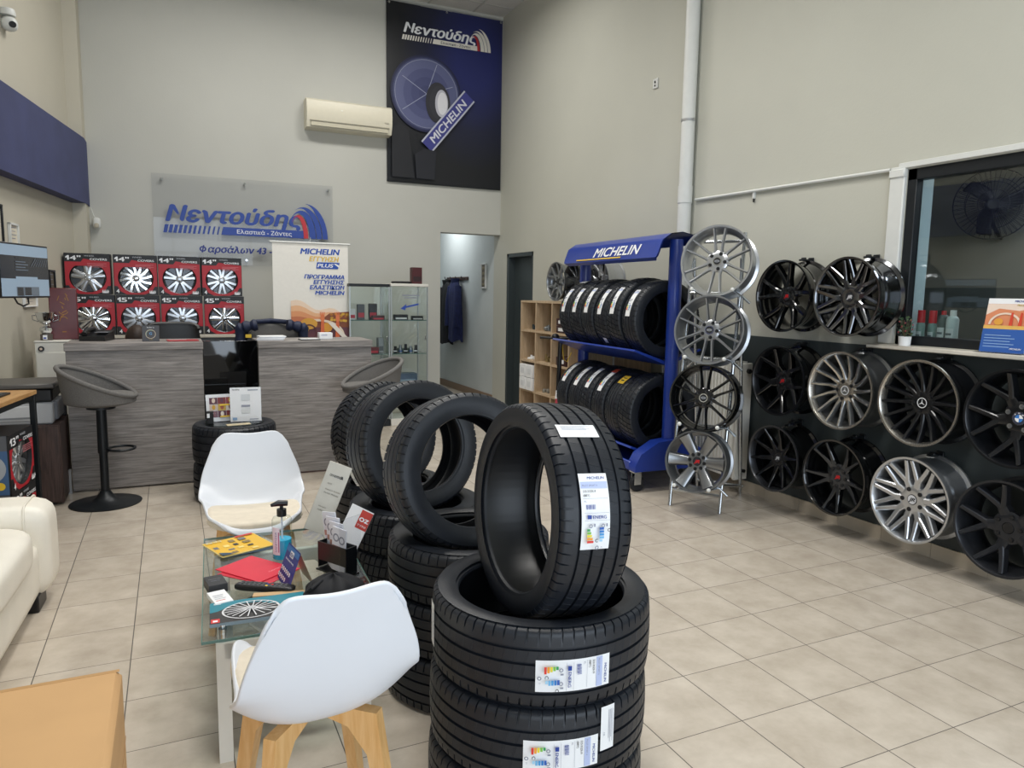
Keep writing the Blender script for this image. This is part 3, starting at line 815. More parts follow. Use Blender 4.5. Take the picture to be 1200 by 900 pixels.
S_MESH_OLD = [[(.24, 20, .03), (.62, 9, .017), (.92, 2.5, .016)], [(.24, -20, .03), (.62, -9, .017), (.92, -2.5, .016)], [(.5, 13, .013), (.9, 27, .013)], [(.5, -13, .013), (.9, -27, .013)]]
S_VMESH = [[(.25, 0, .05), (.55, 9, .026), (.92, 13, .018)], [(.25, 0, .05), (.55, -9, .026), (.92, -13, .018)], [(.4, 13, .02), (.66, 24, .018), (.92, 30, .017)], [(.4, -13, .02), (.66, -24, .018), (.92, -30, .017)]]
S_Y5 = [[(.22, 0, .06), (.46, 0, .046)], [(.42, 2, .03), (.92, 18.2, .023)], [(.42, -2, .03), (.92, -18.2, .023)]]
S_Y10 = [[(.22, 0, .055), (.38, 1, .045)], [(.36, 5, .026), (.92, 10.5, .02)], [(.36, -5, .026), (.92, -10.5, .02)]]
S_PAIR = [[(.24, 22, .022), (.36, 14.5, .015), (.55, 11.5, .0125), (.92, 10, .012)], [(.24, -22, .022), (.36, -14.5, .015), (.55, -11.5, .0125), (.92, -10, .012)]]
S_ONE = [[(.22, 0, .026), (.92, 0, .017)]]
S_FIN = [[(.22, 0, .026), (.5, 2, .019), (.92, 7, .016)]]
S_SIX = [[(.24, 0, .05), (.55, 0, .06), (.9, 0, .075)]]
S_CURVE = [[(.2, 5, .05), (.42, 9, .03), (.7, 12, .021), (.92, 14, .018)], [(.2, -5, .05), (.42, -9, .03), (.7, -12, .021), (.92, -14, .018)]]
S_TEN = [[(.2, 0, .055), (.4, 0, .03), (.92, 0, .016)]]
S_DBL = [[(.22, 5, .045), (.5, 10.5, .028), (.92, 16.5, .023)], [(.22, -5, .045), (.5, -10.5, .028), (.92, -16.5, .023)]]
WD = .225
wy = [3.73, 3.215, 2.69, 2.172]
make_wheel(on_wall(wy[0], 1.516), 'gloss black five-spoke wheel with red emblem on the pale wall, upper row', .243, WD, M_BLACKW, S_DBL, 5, -.045, -.008, .035, 'JR red', 23, lip=M_BLACKW)
make_wheel(on_wall(wy[1], 1.516), 'dark chrome mesh-spoked wheel hung beside the window frame, upper row', .245, WD, M_DCHROME, S_MESH, 10, -.04, -.006, .03, 'JR', 77, face=M_DCHROME, hub=.34)
make_wheel(on_wall(wy[0], .937), 'black split five-spoke wheel with red emblem, directly under the upper black wheel', .24, WD, M_BLACKW, S_Y5, 5, -.055, -.008, .035, 'JR red', 49, face=M_SATIN, lip=M_SATIN)
make_wheel(on_wall(wy[1], .935), 'grey fifteen-spoke wheel with silver star cap, middle row on dark wall', .244, WD, M_GREYW, S_FIN, 15, -.06, -.008, .03, 'star_silver', 0, face=M_LIP, lip=M_LIP, hub=.32)
make_wheel(on_wall(wy[2], .931), 'matt black multi-spoke wheel with thin silver lip and star cap', .244, WD, M_SATIN, S_ONE, 16, -.055, -.012, .03, 'star', 4, lip=M_LIP, hub=.3, zpow=2.2)
make_wheel(on_wall(wy[3], .926), 'black twin-spoke wheel with blue and white roundel cap', .248, WD, M_SATIN, S_Y5, 5, -.06, -.006, .04, 'roundel', 47, hub=.34, cap=.034, nutm=M_GREYW)
make_wheel(on_wall(wy[0], .393), 'black ten-spoke wheel lowest on the wall next to the white radiator', .232, WD, M_BLACKW, S_TEN, 10, -.055, -.01, .03, 'JR', 9, face=M_SATIN, lip=M_GUN)
make_wheel(on_wall(wy[1], .38), 'dark wheel with curved split spokes and red emblem, bottom row', .242, WD, M_BLACKW, S_CURVE, 5, -.05, -.008, .03, 'JR red', 51, face=M_GUN, lip=M_BLACKW, hub=.34, nuts=8)
make_wheel(on_wall(wy[2], .374), 'bright silver mesh wheel in the bottom row above the skirting', .246, WD, M_SILVER, S_MESH, 10, -.04, -.006, .034, 'JR black', 77, hub=.34)
make_wheel(on_wall(wy[3], .362), 'dark grey split-spoke wheel at the low corner beside the silver mesh wheel', .248, WD, mat('wheel_dark_grey', '2c2e33', .36, .5, noise=.06, coat=.15), S_Y5, 5, -.06, -.006, .035, '', 39, hub=.34)
# hooks that carry the wheels
for i, (y, z) in enumerate([(wy[0], 1.516), (wy[1], 1.516), (wy[0], .937), (wy[1], .935), (wy[2], .931), (wy[3], .926), (wy[0], .393), (wy[1], .38), (wy[2], .374), (wy[3], .362)]):
    b = B(); b.box((4.0, y, z+.235), (.012, .045, .06), M_BMETAL, bev=.003); b.box((3.95, y, z+.2465), (.1, .034, .012), M_BMETAL, bev=.003); b.box((3.93, y, z+.254), (.02, .034, .02), M_BPLASTIC, bev=.004)
    row = ('upper', 'upper', 'middle', 'middle', 'middle', 'middle', 'bottom', 'bottom', 'bottom', 'bottom')[i]
    nth = ('first', 'second', 'first', 'second', 'third', 'fourth', 'first', 'second', 'third', 'fourth')[i]
    tag(b.build('wheel_hook'), 'black wall hook holding the %s wheel of the %s row from the pipe' % (nth, row), 'hook', 'wheel hooks on the wall')

# wheel tower
TX, TY = 3.34, 4.02; NB = Vector((.83, .557, 0)).normalized(); SD = Vector((.557, -.83, 0)).normalized(); LEAN = rad(9)
UPV = (Vector((0, 0, 1))*math.cos(LEAN)+NB*math.sin(LEAN)); FN = (-NB*math.cos(LEAN)+Vector((0, 0, 1))*math.sin(LEAN))
TB = Vector((3.32, 4.005, 0))
t = thing('wheel_stand', 'leaning zinc tube stand holding a column of four wheels', 'stand')
b = B()
for sgn in (-1, 1):
    p = TB+SD*.18*sgn; b.tube([p, p+UPV*1.98], .0135, M_ZINC, 10)
b.build('upright_tube', t)
b = B()
for sgn in (-1, 1):
    p = TB+SD*.17*sgn+UPV*1.8; q = TB+NB*.62+SD*.17*sgn; b.tube([p, q], .0125, M_ZINC, 10)
b.build('rear_leg', t)
b = B()
for h in (.12, .6, 1.08, 1.55, 1.92): b.tube([TB+SD*-.18+UPV*h, TB+SD*.18+UPV*h], .011, M_ZINC, 8)
b.tube([TB+NB*.62+SD*-.17+Vector((0, 0, .06)), TB+NB*.62+SD*.19+Vector((0, 0, .06))], .012, M_ZINC, 8)
b.tube([TB+SD*.18+UPV*.2, TB+NB*.58+SD*.18+Vector((0, 0, .07))], .011, M_ZINC, 8)
b.build('cross_bar', t)
TW = [(.387, .212, (3.196, 3.868)), (.82, .232, (3.257, 3.90)), (1.282, .24, (3.316, 3.943)), (1.751, .247, (3.383, 3.978))]
for i, (z, R, c) in enumerate(TW):
    for sgn in (-1, 1):
        cc = Vector((c[0], c[1], z)); e = cc-UPV*(R*.83)+SD*sgn*R*.56
        b = B(); b.tube([e+FN*.035, e-FN*.24], .008, M_ZINC, 8); b.pillow(tuple(e+FN*.035), (.028, .028, .028), M_TRIM, 5, 2); b.tube([e-FN*.22, e-FN*.235-UPV*.05+SD*sgn*.06], .009, M_ZINC, 8)
        b.build('support_arm', t)
specs = [('grey six-spoke wheel with red cap, lowest on the zinc stand', M_GREYW, S_SIX, 6, 'JR red', M_GREYW, 0, .34),
         ('gloss black twelve-spoke wheel, second from the floor on the zinc stand', M_BLACKW, S_PAIR, 6, 'oval', None, 30, .3),
         ('grey silver twelve-spoke wheel, third from the floor on the zinc stand', mat('wheel_mid_silver', 'a2a5a9', .3, .85, noise=.04, coat=.3), S_PAIR, 6, 'oval', None, 30, .3),
         ('bright silver twelve-spoke wheel at the top of the zinc stand', M_SILVER, S_PAIR, 6, 'oval', None, 30, .3)]
for (z, R, c), (lab, m, sp, n, em, lip, a0, hb) in zip(TW, specs):
    make_wheel(frame((c[0], c[1], z), FN, SD), lab, R, .2, m, sp, n, -.03 if n == 6 and sp is S_PAIR else -.045, -.008, .026, em, a0, lip=lip, hub=hb, nuts=8 if sp is S_SIX else 5)
# three wheels on the cube shelf
CSX, CSZ = 3.65, 1.43
make_wheel(frame((CSX+.03, 6.83, CSZ+.208), (-1, 0, 0), (0, -1, 0)), 'grey ten-spoke wheel standing at the far end of the cube shelf', .205, .16, M_GREYW, S_Y5, 5, -.03, -.006, .03, '', 0)
make_wheel(frame((CSX+.05, 6.5, CSZ+.2), (-1, 0, 0), (0, -1, 0)), 'dark anthracite wheel standing on the cube shelf by the blue post', .197, .16, M_GUN, S_FIN, 10, -.04, -.006, .03, '', 10)
make_wheel(frame((3.815, 6.21, CSZ+.212), (-1, 0, 0), (0, -1, 0)), 'bright silver wheel behind the blue rack header', .209, .2, M_SILVER, S_Y5, 5, -.03, -.006, .03, '', 30)
# ================================================================ blue tyre rack
RP = Vector((3.5, 4.57, 0)); RD = Vector((.052, .9986, 0)).normalized(); RQ = Vector((-RD.y, RD.x, 0)); RL = 1.47
RX = Matrix(((RQ.x, RD.x, 0, RP.x), (RQ.y, RD.y, 0, RP.y), (0, 0, 1, 0), (0, 0, 0, 1)))   # local x: towards the room, y: along the rack
# keep it right-handed: local x = away from the room
RX = Matrix(((-RQ.x, RD.x, 0, RP.x), (-RQ.y, RD.y, 0, RP.y), (0, 0, 1, 0), (0, 0, 0, 1)))
t = thing('tyre_rack', 'blue two-shelf tyre rack with curved lettered header and casters', 'rack', X=RX)
for y in (0, RL):
    b = B(); b.cyl((0, y, .2), (0, y, 1.93), .052, M_RACK, 28); b.build('post', t)
V0, V1 = .31, .10
def shelf(z, name):
    b = B(); th = .018
    b.prism([(-V0, z+V1), (-V0+.012, z+V1+.012), (0, z+.012), (V0-.012, z+V1+.012), (V0, z+V1), (0, z-th)], .0, RL-.0, M_RACK, Matrix(((1, 0, 0, 0), (0, 0, 1, .05), (0, 1, 0, 0), (0, 0, 0, 1))))
    b.build(name, t)
RTR = .315
ZU, ZL = .98, .225
shelf(ZU, 'shelf'); shelf(ZL, 'shelf')
# base with curved end plates
b = B()
for y in (-.02, RL+.02):
    b.prism([(-.34, .165), (-.34, .21), (-.29, .30), (-.14, .385), (0, .40), (.14, .385), (.29, .30), (.325, .21), (.325, .165)], y-.06, y+.06, M_RACK, Matrix(((1, 0, 0, 0), (0, 0, 1, 0), (0, 1, 0, 0), (0, 0, 0, 1))))
b.box((-.33, RL/2, .20), (.03, RL, .07), M_RACK, bev=.008); b.box((.33, RL/2, .20), (.03, RL, .07), M_RACK, bev=.008); b.box((0, RL/2, .185), (.6, RL, .02), M_RACK)
b.build('base', t)
for y in (-.02, RL+.02):
    for x in (-.30, .28):
        b = B(); b.box((x, y, .158), (.07, .07, .012), M_ZINC, bev=.002)
        for s in (-1, 1): b.box((x+.01, y+s*.024, .105), (.06, .005, .1), M_ZINC, bev=.002)
        o = b.build('caster', t)
        b = B(); b.lathe([(0, -.018), (.055, -.018), (.064, -.01), (.064, .01), (.055, .018), (0, .018)], M_RUBBER2, 20, Matrix.Translation((x+.015, y, .064)) @ Matrix.Rotation(PI/2, 4, 'X')); b.build('caster_wheel', o)
# header: curved sheet over the posts
def hsec(v):   # cross-section from the room-side lower lip up and over
    pts = [(-.20, 1.772), (-.222, 1.79), (-.206, 1.835), (-.19, 1.88), (-.174, 1.92), (-.10, 1.97), (.0, 1.985), (.10, 1.965), (.16, 1.90)]
    f = v*(len(pts)-1); i = min(int(f), len(pts)-2); f -= i
    return (pts[i][0]+(pts[i+1][0]-pts[i][0])*f, pts[i][1]+(pts[i+1][1]-pts[i][1])*f)
b = B()
def hfn(off):
    def fn(u, v):
        x, z = hsec(v); e = .10*(1-min(1, v/.55))**2
        y = -.075+e*.0+u*(RL+.10)
        if v < .18: y = y+(.5-u)*2*.05*(1-v/.18)
        return (x*(1-off), y, z-off*.12)
    return fn
b.grid(hfn(0), 16, 24, M_RACK); b.grid(lambda u, v: hfn(.05)(1-u, v), 16, 24, M_RACK)
b.build('header', t)
def head_fn(x, y, l):   # artwork wrapped on the sloping room face; x runs from the far end towards the near end
    xx, zz = -.222+.048*y/.139, 1.79+.13*y/.139; nx, nz = -.938, .346
    g = .003+l*.0008
    return (xx+nx*g, RL+.025-x, zz+nz*g)
c = Canvas(head_fn)
c.text(.56, .038, 'MICHELIN', .082, I_WHT, .74, .035, .22)
c.rect(.26, .014, .78, .010, I_YEL)
o = c.build('header_lettering', t); o['label'] = 'white header lettering over a yellow line'
# tyres on the rack
def rack_tyre(k, z, me, label, group):
    y = .052+.005+.112+k*.2265
    p = RX @ Vector((0, y, z+RTR/math.cos(math.atan2(V1, V0))+.014))
    s_ = 1+.018*math.sin(k*2.7+z*5); p = p-Vector((0, 0, RTR*(1-s_)))
    return put_tyre(me, frame(p, -RD, (0, 0, 1)) @ Matrix.Diagonal((s_, s_, .9, 1)), label, group)
NTH = ['next to the near post', 'second from the near post', 'third from the near post', 'fourth from the near post', 'fifth from the near post', 'by the far post', 'at the far post']
def small_label(tyre, th, col=None, h=.235):
    c = Canvas(tread_fn(.315, 0.0, th, True)); w = .07
    c.rect(-w/2, -h/2, w, h, M_PAPER, 1, 10)
    c.text(-.024, h/2-.018, 'MICHELIN', .008, I_BLUE, .048, .012, .15)
    c.rect(-.033, h/2-.036, .066, .013, I_LBLUE, 1, 1); c.rect(-.028, .016, .04, .006, I_GREY); c.rect(-.028, .004, .03, .006, I_GREY)
    c.text(-.028, -.018, 'ENERG', .008, I_BLUE, .04)
    for i in range(4): c.rect(-.03, -.034-.011*i, .014+.003*i, .008, BARS[i+1]); c.rect(.004, -.034-.011*i, .016, .008, BBARS[i])
    if col: c.rect(-w/2-.004, h/2-.03, w+.01, .055, col, 1, 4)
    c.build('tread_label', tyre)
for k in range(6):
    tt = rack_tyre(k, ZU, MT_SHOP if k % 3 else MT_SHOP2, 'new black tyre on the upper shelf of the blue rack, '+NTH[k], 'tyres on the upper rack shelf')
    small_label(tt, rad(64))
    if k == 5: paper_tag(tt, .315, 0, rad(18), .12, .06)
    if k == 2: paper_tag(tt, .315, 0.02, rad(128), .06, .05)
for k in range(6):
    tt = rack_tyre(k, ZL, MT_SHOP2 if k % 3 else MT_SHOP, 'new black tyre on the lower shelf of the blue rack, '+NTH[k], 'tyres on the lower rack shelf')
    if k > 2: small_label(tt, rad(44), None)
    elif k == 2: small_label(tt, rad(44), ink('d9542b'))
    elif k == 1:
        c = Canvas(tread_fn(.315, 0, rad(35), True)); c.rect(-.05, -.05, .1, .1, I_YEL, 1, 5); c.rect(-.03, -.02, .05, .012, I_BLK); c.rect(-.03, .01, .06, .012, I_BLK); o = c.build('tread_label', tt); o['label'] = 'yellow label'
# alloy stick tool leaning at the far end of the shelf
t = thing('bike_lock', 'black scooter stem with red and white sticker between rack and cube shelf', 'scooter stem')
bp = Vector((3.36, 6.16, 0))
b = B(); b.tube([(bp.x, bp.y, 0), (bp.x+.02, bp.y-.02, 1.07)], .022, M_BPLASTIC, 12); b.build('stem', t)
b = B(); b.tube([(bp.x+.006, bp.y-.008, .35), (bp.x+.012, bp.y-.012, .5)], .026, ink('c7485a'), 12); b.tube([(bp.x+.009, bp.y-.01, .5), (bp.x+.014, bp.y-.014, .58)], .0265, I_WHT, 12); b.build('stem_sticker', t)
b = B(); b.tube([(bp.x-.14, bp.y+.1, 1.09), (bp.x+.02, bp.y-.02, 1.085), (bp.x+.1, bp.y-.08, 1.09)], .013, M_BPLASTIC, 10); b.pillow((bp.x-.02, bp.y+.01, 1.095), (.07, .07, .07), M_BPLASTIC, 6, 2.4); b.build('handlebar', t)
b = B(); b.tube([(bp.x+.03, bp.y-.03, 1.04), (bp.x+.05, bp.y-.04, .88), (bp.x+.08, bp.y-.05, .86), (bp.x+.12, bp.y-.06, .95)], .005, I_YEL, 6); b.build('cable', t)
t.name = 'scooter_stem'

# ================================================================ cube shelf on the right wall
CY = [7.585-.375*i for i in range(5)]; CZ = [.0, .07, .41, .75, 1.09, 1.43]
t = thing('cube_shelf', 'oak veneer cube shelf along the pale wall, behind the blue rack', 'shelf')
th = .022; X0, X1 = CSX, 4.0
for i in range(5):
    b = B(); b.box(((X0+X1)/2, CY[i], CZ[-1]/2), (X1-X0, th, CZ[-1]-.003), M_OAKL); b.build('upright_panel', t)
b = B(); b.box(((X0+X1)/2, (CY[0]+CY[-1])/2, CZ[-1]-th/2), (X1-X0+.002, CY[0]-CY[-1]+th, th), M_OAKL); b.build('top_panel', t)
for i in range(4):
    for z in CZ[1:5]:
        b = B(); b.box(((X0+X1)/2-.002, (CY[i]+CY[i+1])/2, z), (X1-X0-.002, .375-th, th), M_OAKL); b.build('shelf_board', t)
    b = B(); b.box((X1-.004, (CY[i]+CY[i+1])/2, .75), (.006, .375-th, 1.36), M_OAKL if i < 2 else M_TRIM); b.build('back_panel', t)
def shelf_item(name, label, cat, cell, level, dy, dims, m, dx=.1, grp=None, extra=None):
    y = (CY[cell]+CY[cell+1])/2+dy; z = CZ[level]+th/2+.001
    t = thing(name, label, cat, (X0+dx, y, z), group=grp)
    b = B(); b.box((0, 0, dims[2]/2), dims, m, bev=.003); b.build('carton', t)
    b = B(); b.box((-dims[0]/2-.001, 0, dims[2]*.5), (.002, dims[1]*.55, dims[2]*.45), extra or M_PAPER); b.build('print', t)
    return t
M_DBOX = ink('3a1c1e'); M_TOOL = mat('tool_steel', '9aa0a4', .3, .8)
shelf_item('small_box', 'dark red box low in a stack of two, top row of the cube shelf', 'box', 2, 4, 0.02, (.16, .2, .075), M_DBOX)
q = shelf_item('small_box', 'dark red box on top of another, top row of the cube shelf', 'box', 2, 4, 0.02, (.16, .2, .075), M_DBOX); q.location.z += .078
shelf_item('small_box', 'dark red box alone in the second row of the cube shelf', 'box', 2, 3, .0, (.16, .22, .09), M_DBOX)
for j, lv in enumerate((1, 2)): pass
for i, (dy, dz, lab) in enumerate([(-.085, 0, 'lower near white box of four in the third row of the cube shelf'), (.085, 0, 'lower far white box of four in the third row of the cube shelf'), (-.085, .145, 'upper near white box of four in the third row of the cube shelf'), (.085, .145, 'upper far white box of four in the third row of the cube shelf')]):
    q = shelf_item('small_box', lab, 'box', 0, 2, dy, (.2, .16, .14), M_PAPER, .08, 'white boxes on the cube shelf', ink('dfe3e6')); q.location.z += dz
def heap(name, label, cat, cell, level, m, seed, n=5):
    rnd = random.Random(seed); y = (CY[cell]+CY[cell+1])/2; z = CZ[level]+th/2
    b = B()
    for k in range(n):
        a = rnd.uniform(0, PI); yy = rnd.uniform(-.1, .1); L = rnd.uniform(.04, .09); h = rnd.uniform(.015, .04)
        b.box((0, 0, h/2+.004*k), (L, L*.7, h), m, T(X0+.1+rnd.uniform(-.03, .05), y+yy, z, rz=a), .004)
        b.cyl((X0+.08, y+yy, z+.005), (X0+.08, y+yy, z+.03+.01*k), .012, m, 10)
    tag(b.build(name), label, cat)
heap('fitting', 'pile of dark metal fittings in the first cube of the top row', 'fittings', 0, 4, mat('dark_parts', '3c4a50', .4, .5), 3)
heap('fitting', 'pile of steel fittings in the second cube of the top row', 'fittings', 1, 4, M_TOOL, 4)
heap('fitting', 'pile of brass and steel fittings in the second cube of the second row', 'fittings', 1, 3, mat('brass_parts', 'a8946a', .35, .7), 5, 8)
heap('fitting', 'few white fittings in the first cube of the second row', 'fittings', 0, 3, M_PAPER, 6, 3)
heap('fitting', 'flat grey fittings in the second cube of the third row', 'fittings', 1, 2, mat('grey_parts', '8a8880', .5), 8, 4)
heap('fitting', 'black fittings in the third cube of the third row', 'fittings', 2, 2, M_BPLASTIC, 9, 6)

t = thing('oak_panel', 'oak veneer panel standing against the wall behind the blue rack', 'panel', (3.955, 5.78, 0))
b = B(); b.box((0, .0, .6), (.025, .6, 1.2), M_OAKL, bev=.002); b.build('board', t)
b = B(); b.box((-.016, .29, .6), (.012, .03, 1.2), M_TRIM, bev=.002); b.build('edge_strip', t)
# radiator on the right wall behind the wheel stand
t = thing('radiator', 'white panel radiator behind the wheel stand on the dark wall', 'radiator', (3.89, 4.22, .11))
b = B(); b.box((.03, .002, .45), (.13, .03, .9), M_WMETAL, bev=.006); b.box((-.015, .5, .45), (.02, .95, .88), M_WMETAL, bev=.006); b.box((.07, .5, .45), (.02, .95, .88), M_WMETAL, bev=.006); b.build('panel', t)
b = B()
for i in range(24): b.box((-.03, .06+.038*i, .45), (.018, .016, .82), M_WMETAL, bev=.005)
b.build('front_corrugation', t)
b = B()
for i in range(60): b.box((.03, .03+.016*i, .905), (.09, .004, .01), M_WMETAL)
b.build('top_grille', t)
b = B(); b.cyl((.05, -.013, .84), (.05, -.035, .84), .018, M_BPLASTIC, 14); b.build('plug', t)
b = B(); b.cyl((.05, -.013, .07), (.05, -.03, .07), .014, M_BPLASTIC, 12); b.build('plug', t)
b = B()
for y in (.15, .85): b.box((.095, y, .45), (.018, .04, .7), M_WMETAL)
b.build('wall_bracket', t)
for i, (lab, x) in enumerate((('small black box on top of the white radiator behind the wheel stand', .12),)):
    t = thing('small_box', lab, 'box', (3.92, 4.22+x, 1.022)); b = B(); b.box((0, 0, .03), (.1, .08, .06), M_BPLASTIC, bev=.004); b.build('body', t); b = B(); b.cyl((0, 0, .06), (0, 0, .075), .02, I_RED, 12); b.build('knob', t)

# ================================================================ reception desk
t = thing('reception_desk', 'grey wood-look reception desk with a glossy black centre panel', 'desk', (0, 6.05, 0))
def desk_wing(x0, x1):
    b = B(); b.box(((x0+x1)/2, .02, .53), (x1-x0, .04, 1.03), M_LAMINATE, bev=.002); b.build('front_panel', t)
    b = B(); b.box(((x0+x1)/2, .2, 1.07), (x1-x0+.01, .46, .055), M_LAMINATE, bev=.003); b.build('countertop', t)
    for x in (x0+.015, x1-.015):
        b = B(); b.box((x, .23, .52), (.03, .38, 1.04), M_LAMINATE, bev=.002); b.build('side_panel', t)
desk_wing(-.70, .205); desk_wing(.612, 1.515)
b = B(); b.box((.4085, .05, .55), (.4, .03, 1.1), mat('black_gloss_glass', '050506', .04, spec=.6, coat=.5), bev=.002); b.build('black_panel', t)
b = B(); b.box((.36, .032, .76), (.3, .006, .006), M_BMETAL); b.build('panel_seam', t)
b = B(); b.box((.4085, .35, .72), (.4, .5, .03), M_LAMINATE); b.build('work_surface', t)
b = B(); b.box((-.72, .0, .09), (.03, .03, .18), M_ALU); b.build('corner_leg', t)

# things on the desk
DZT = 1.0985
t = thing('desk_phone', 'black desk telephone on the counter beside the red box', 'telephone', (-.52, 6.36, DZT), rad(-15))
b = B(); b.prism([(-.1, 0), (.1, 0), (.1, .035), (-.1, .075)], -.09, .09, M_BPLASTIC, Matrix(((0, 0, 1, 0), (-1, 0, 0, 0), (0, 1, 0, 0), (0, 0, 0, 1)))); b.build('base', t)
b = B(); b.tube([(-.055, -.1, .05), (-.055, -.06, .075), (-.055, .06, .085), (-.055, .1, .07)], [.022, .016, .016, .022], M_BPLASTIC, 10); b.build('handset', t)
b = B(); b.box((.04, .0, .062), (.08, .1, .004), ink('6f7278'), T(rx=rad(0))); b.build('keypad', t)
t = thing('card_stand', 'small dark card stand with a round logo on the counter', 'card stand', (-.15, 6.17, DZT), rad(-3))
b = B(); b.box((0, 0, .06), (.118, .006, .12), ink('4a4b50'), T(rx=rad(-10)), .002); b.box((0, .015, .003), (.11, .05, .006), ink('4a4b50')); b.build('card', t)
c = Canvas(plane_fn((0, -.0045, .0), (1, 0, 0), (0, .18, 1), .0006)); c.ring(0, .055, .035, .031, ink('c3b4a0')); c.ring(0, .055, .03, .028, ink('7fb0a0'), 30, 60, 200); c.text(0, .102, 'Review us', .009, I_WHT, None, 0, 0, 'c'); c.text(0, .05, 'G', .02, ink('6fa8dc'), None, .02, 0, 'c'); c.text(0, .008, '* * * * *', .006, I_YEL, None, 0, 0, 'c'); c.build('print', t)
t = thing('leaflet', 'red leaflet lying on the counter beside the black centre panel', 'leaflet', (.07, 6.2, DZT), .1); b = B(); b.box((0, 0, .003), (.22, .14, .006), ink('b02a30')); b.build('sheet', t); c = Canvas(plane_fn((0, 0, .0065), (1, 0, 0), (0, 1, 0))); c.rect(-.09, .02, .12, .02, I_WHT); c.build('print', t)
t = thing('magazine', 'small stack of papers on the counter near the navy jacket', 'papers', (.72, 6.2, DZT), -.1)
for k in range(4):
    b = B(); b.box((.004*k, .003*k, .004+.008*k), (.21, .15, .007), M_PAPER if k % 2 else ink('c9cdd6'), T(rz=.05*k)); b.build('sheet', t)
t = thing('small_box', 'small white box on the counter in front of the roll-up banner', 'box', (1.165, 6.22, DZT), .05); b = B(); b.box((0, 0, .027), (.11, .07, .054), M_PAPER, bev=.002); b.build('carton', t); c = Canvas(plane_fn((-.05, -.0355, .0), (1, 0, 0), (0, 0, 1))); c.text(.01, .03, 'michelin', .012, I_BLUE, .05); c.build('print', t)
t = thing('notepad', 'dark notepad lying flat beside the small white box on the counter', 'notepad', (1.02, 6.13, DZT), .1); b = B(); b.box((0, 0, .004), (.16, .1, .008), M_BMETAL, bev=.002); b.build('cover', t); b = B(); b.box((0, 0, .0085), (.15, .09, .002), M_PAPER); b.build('pages', t)

# office chairs behind the desk
def office_chair(loc, rz, label, m):
    t = thing('office_chair', label, 'chair', loc, rz)
    b = B(); b.pillow((0, 0, .49), (.5, .5, .11), m, 8, 3.5); b.build('seat', t)
    b = B(); b.grid(lambda u, v: ((.25*math.sin((u-.5)*PI*.96))*(1-.12*v**3), .22+.05*math.cos((u-.5)*PI)+.05*v, .58+.58*v-.05*abs(2*u-1)**4*v), 14, 12, m)
    b.grid(lambda u, v: ((.25*math.sin((.5-u)*PI*.96))*(1-.12*v**3), .27+.05*math.cos((u-.5)*PI)+.05*v, .58+.58*v-.05*abs(2*u-1)**4*v), 14, 12, m)
    b.tube([((.25*math.sin((u/14-.5)*PI*.96))*.88, .295+.05*math.cos((u/14-.5)*PI), 1.16-.05*abs(2*u/14-1)**4) for u in range(15)], .028, m, 8)
    b.build('backrest', t)
    b = B(); b.cyl((0, 0, .1), (0, 0, .45), .028, M_BMETAL, 14); b.box((0, .2, .5), (.06, .25, .03), M_BMETAL); b.build('column', t)
    b = B()
    for k in range(5):
        a = 2*PI*k/5; b.tube([(0, 0, .1), (.28*math.cos(a), .28*math.sin(a), .075)], [.028, .016], M_BPLASTIC, 8)
    b.build('base', t)
    for k in range(5):
        a = 2*PI*k/5; b = B(); b.lathe([(0, -.02), (.027, -.02), (.03, -.014), (.03, .014), (.027, .02), (0, .02)], M_BPLASTIC, 12, Matrix.Translation((.28*math.cos(a), .28*math.sin(a), .031)) @ Matrix.Rotation(a, 4, 'Z') @ Matrix.Rotation(PI/2, 4, 'X')); b.build('caster', t)
    for s in (-1, 1):
        b = B(); b.tube([(s*.25, .1, .49), (s*.29, .1, .6), (s*.29, .08, .69), (s*.29, -.15, .7)], .018, M_BPLASTIC, 8); b.build('armrest', t)
    return t
office_chair((.04, 7.32, 0), 0.1, 'black leather office chair behind the desk under the red boxes', mat('black_leather', '19191b', .4, noise=.1))
office_chair((.84, 6.82, 0), -.05, 'grey office chair under the navy jacket behind the desk', M_FABRIC)
# navy jacket draped over the grey chair
t = thing('quilted_jacket', 'navy quilted jacket draped over the grey office chair back', 'jacket', (.84, 7.12, 0), -.05)
def jk(u, v):
    a = -1.0+2.0*u; x = .27*math.sin(a*1.45); y = -.06+.11*math.cos(a*1.4)
    z = 1.2-.03*a*a-.5*(v**1.2)
    puff = .02*math.sin(v*26)
    return (x*(1+.05*v), (y+.035+puff*.6) , z)
b = B(); b.grid(jk, 20, 26, M_NAVY)
b.grid(lambda u, v: (jk(1-u, v)[0]*.93, jk(1-u, v)[1]-.03, jk(1-u, v)[2]-.01), 20, 26, M_NAVY)
b.build('back_panel', t)
for s in (-1, 1):
    b = B(); n = 14
    b.tube([(s*(.13+.15*math.sin(min(1, i/8)*PI/2)), -.13+.05*(i/n), 1.185-.018*(i/n)*4-(.0 if i < 7 else (i-7)*.06)) for i in range(n+1)], [.048+.01*math.sin(i*2.2) for i in range(n+1)], M_NAVY, 12); b.build('sleeve', t)
b = B(); b.tube([(-.14, -.02, 1.205), (0, .05, 1.215), (.14, -.02, 1.205)], .022, M_NAVY, 10); b.build('collar', t)
b = B(); b.box((-.21, -.18, 1.085), (.05, .01, .03), I_YEL, T(ry=.4) if False else None); b.build('lining_tab', t)

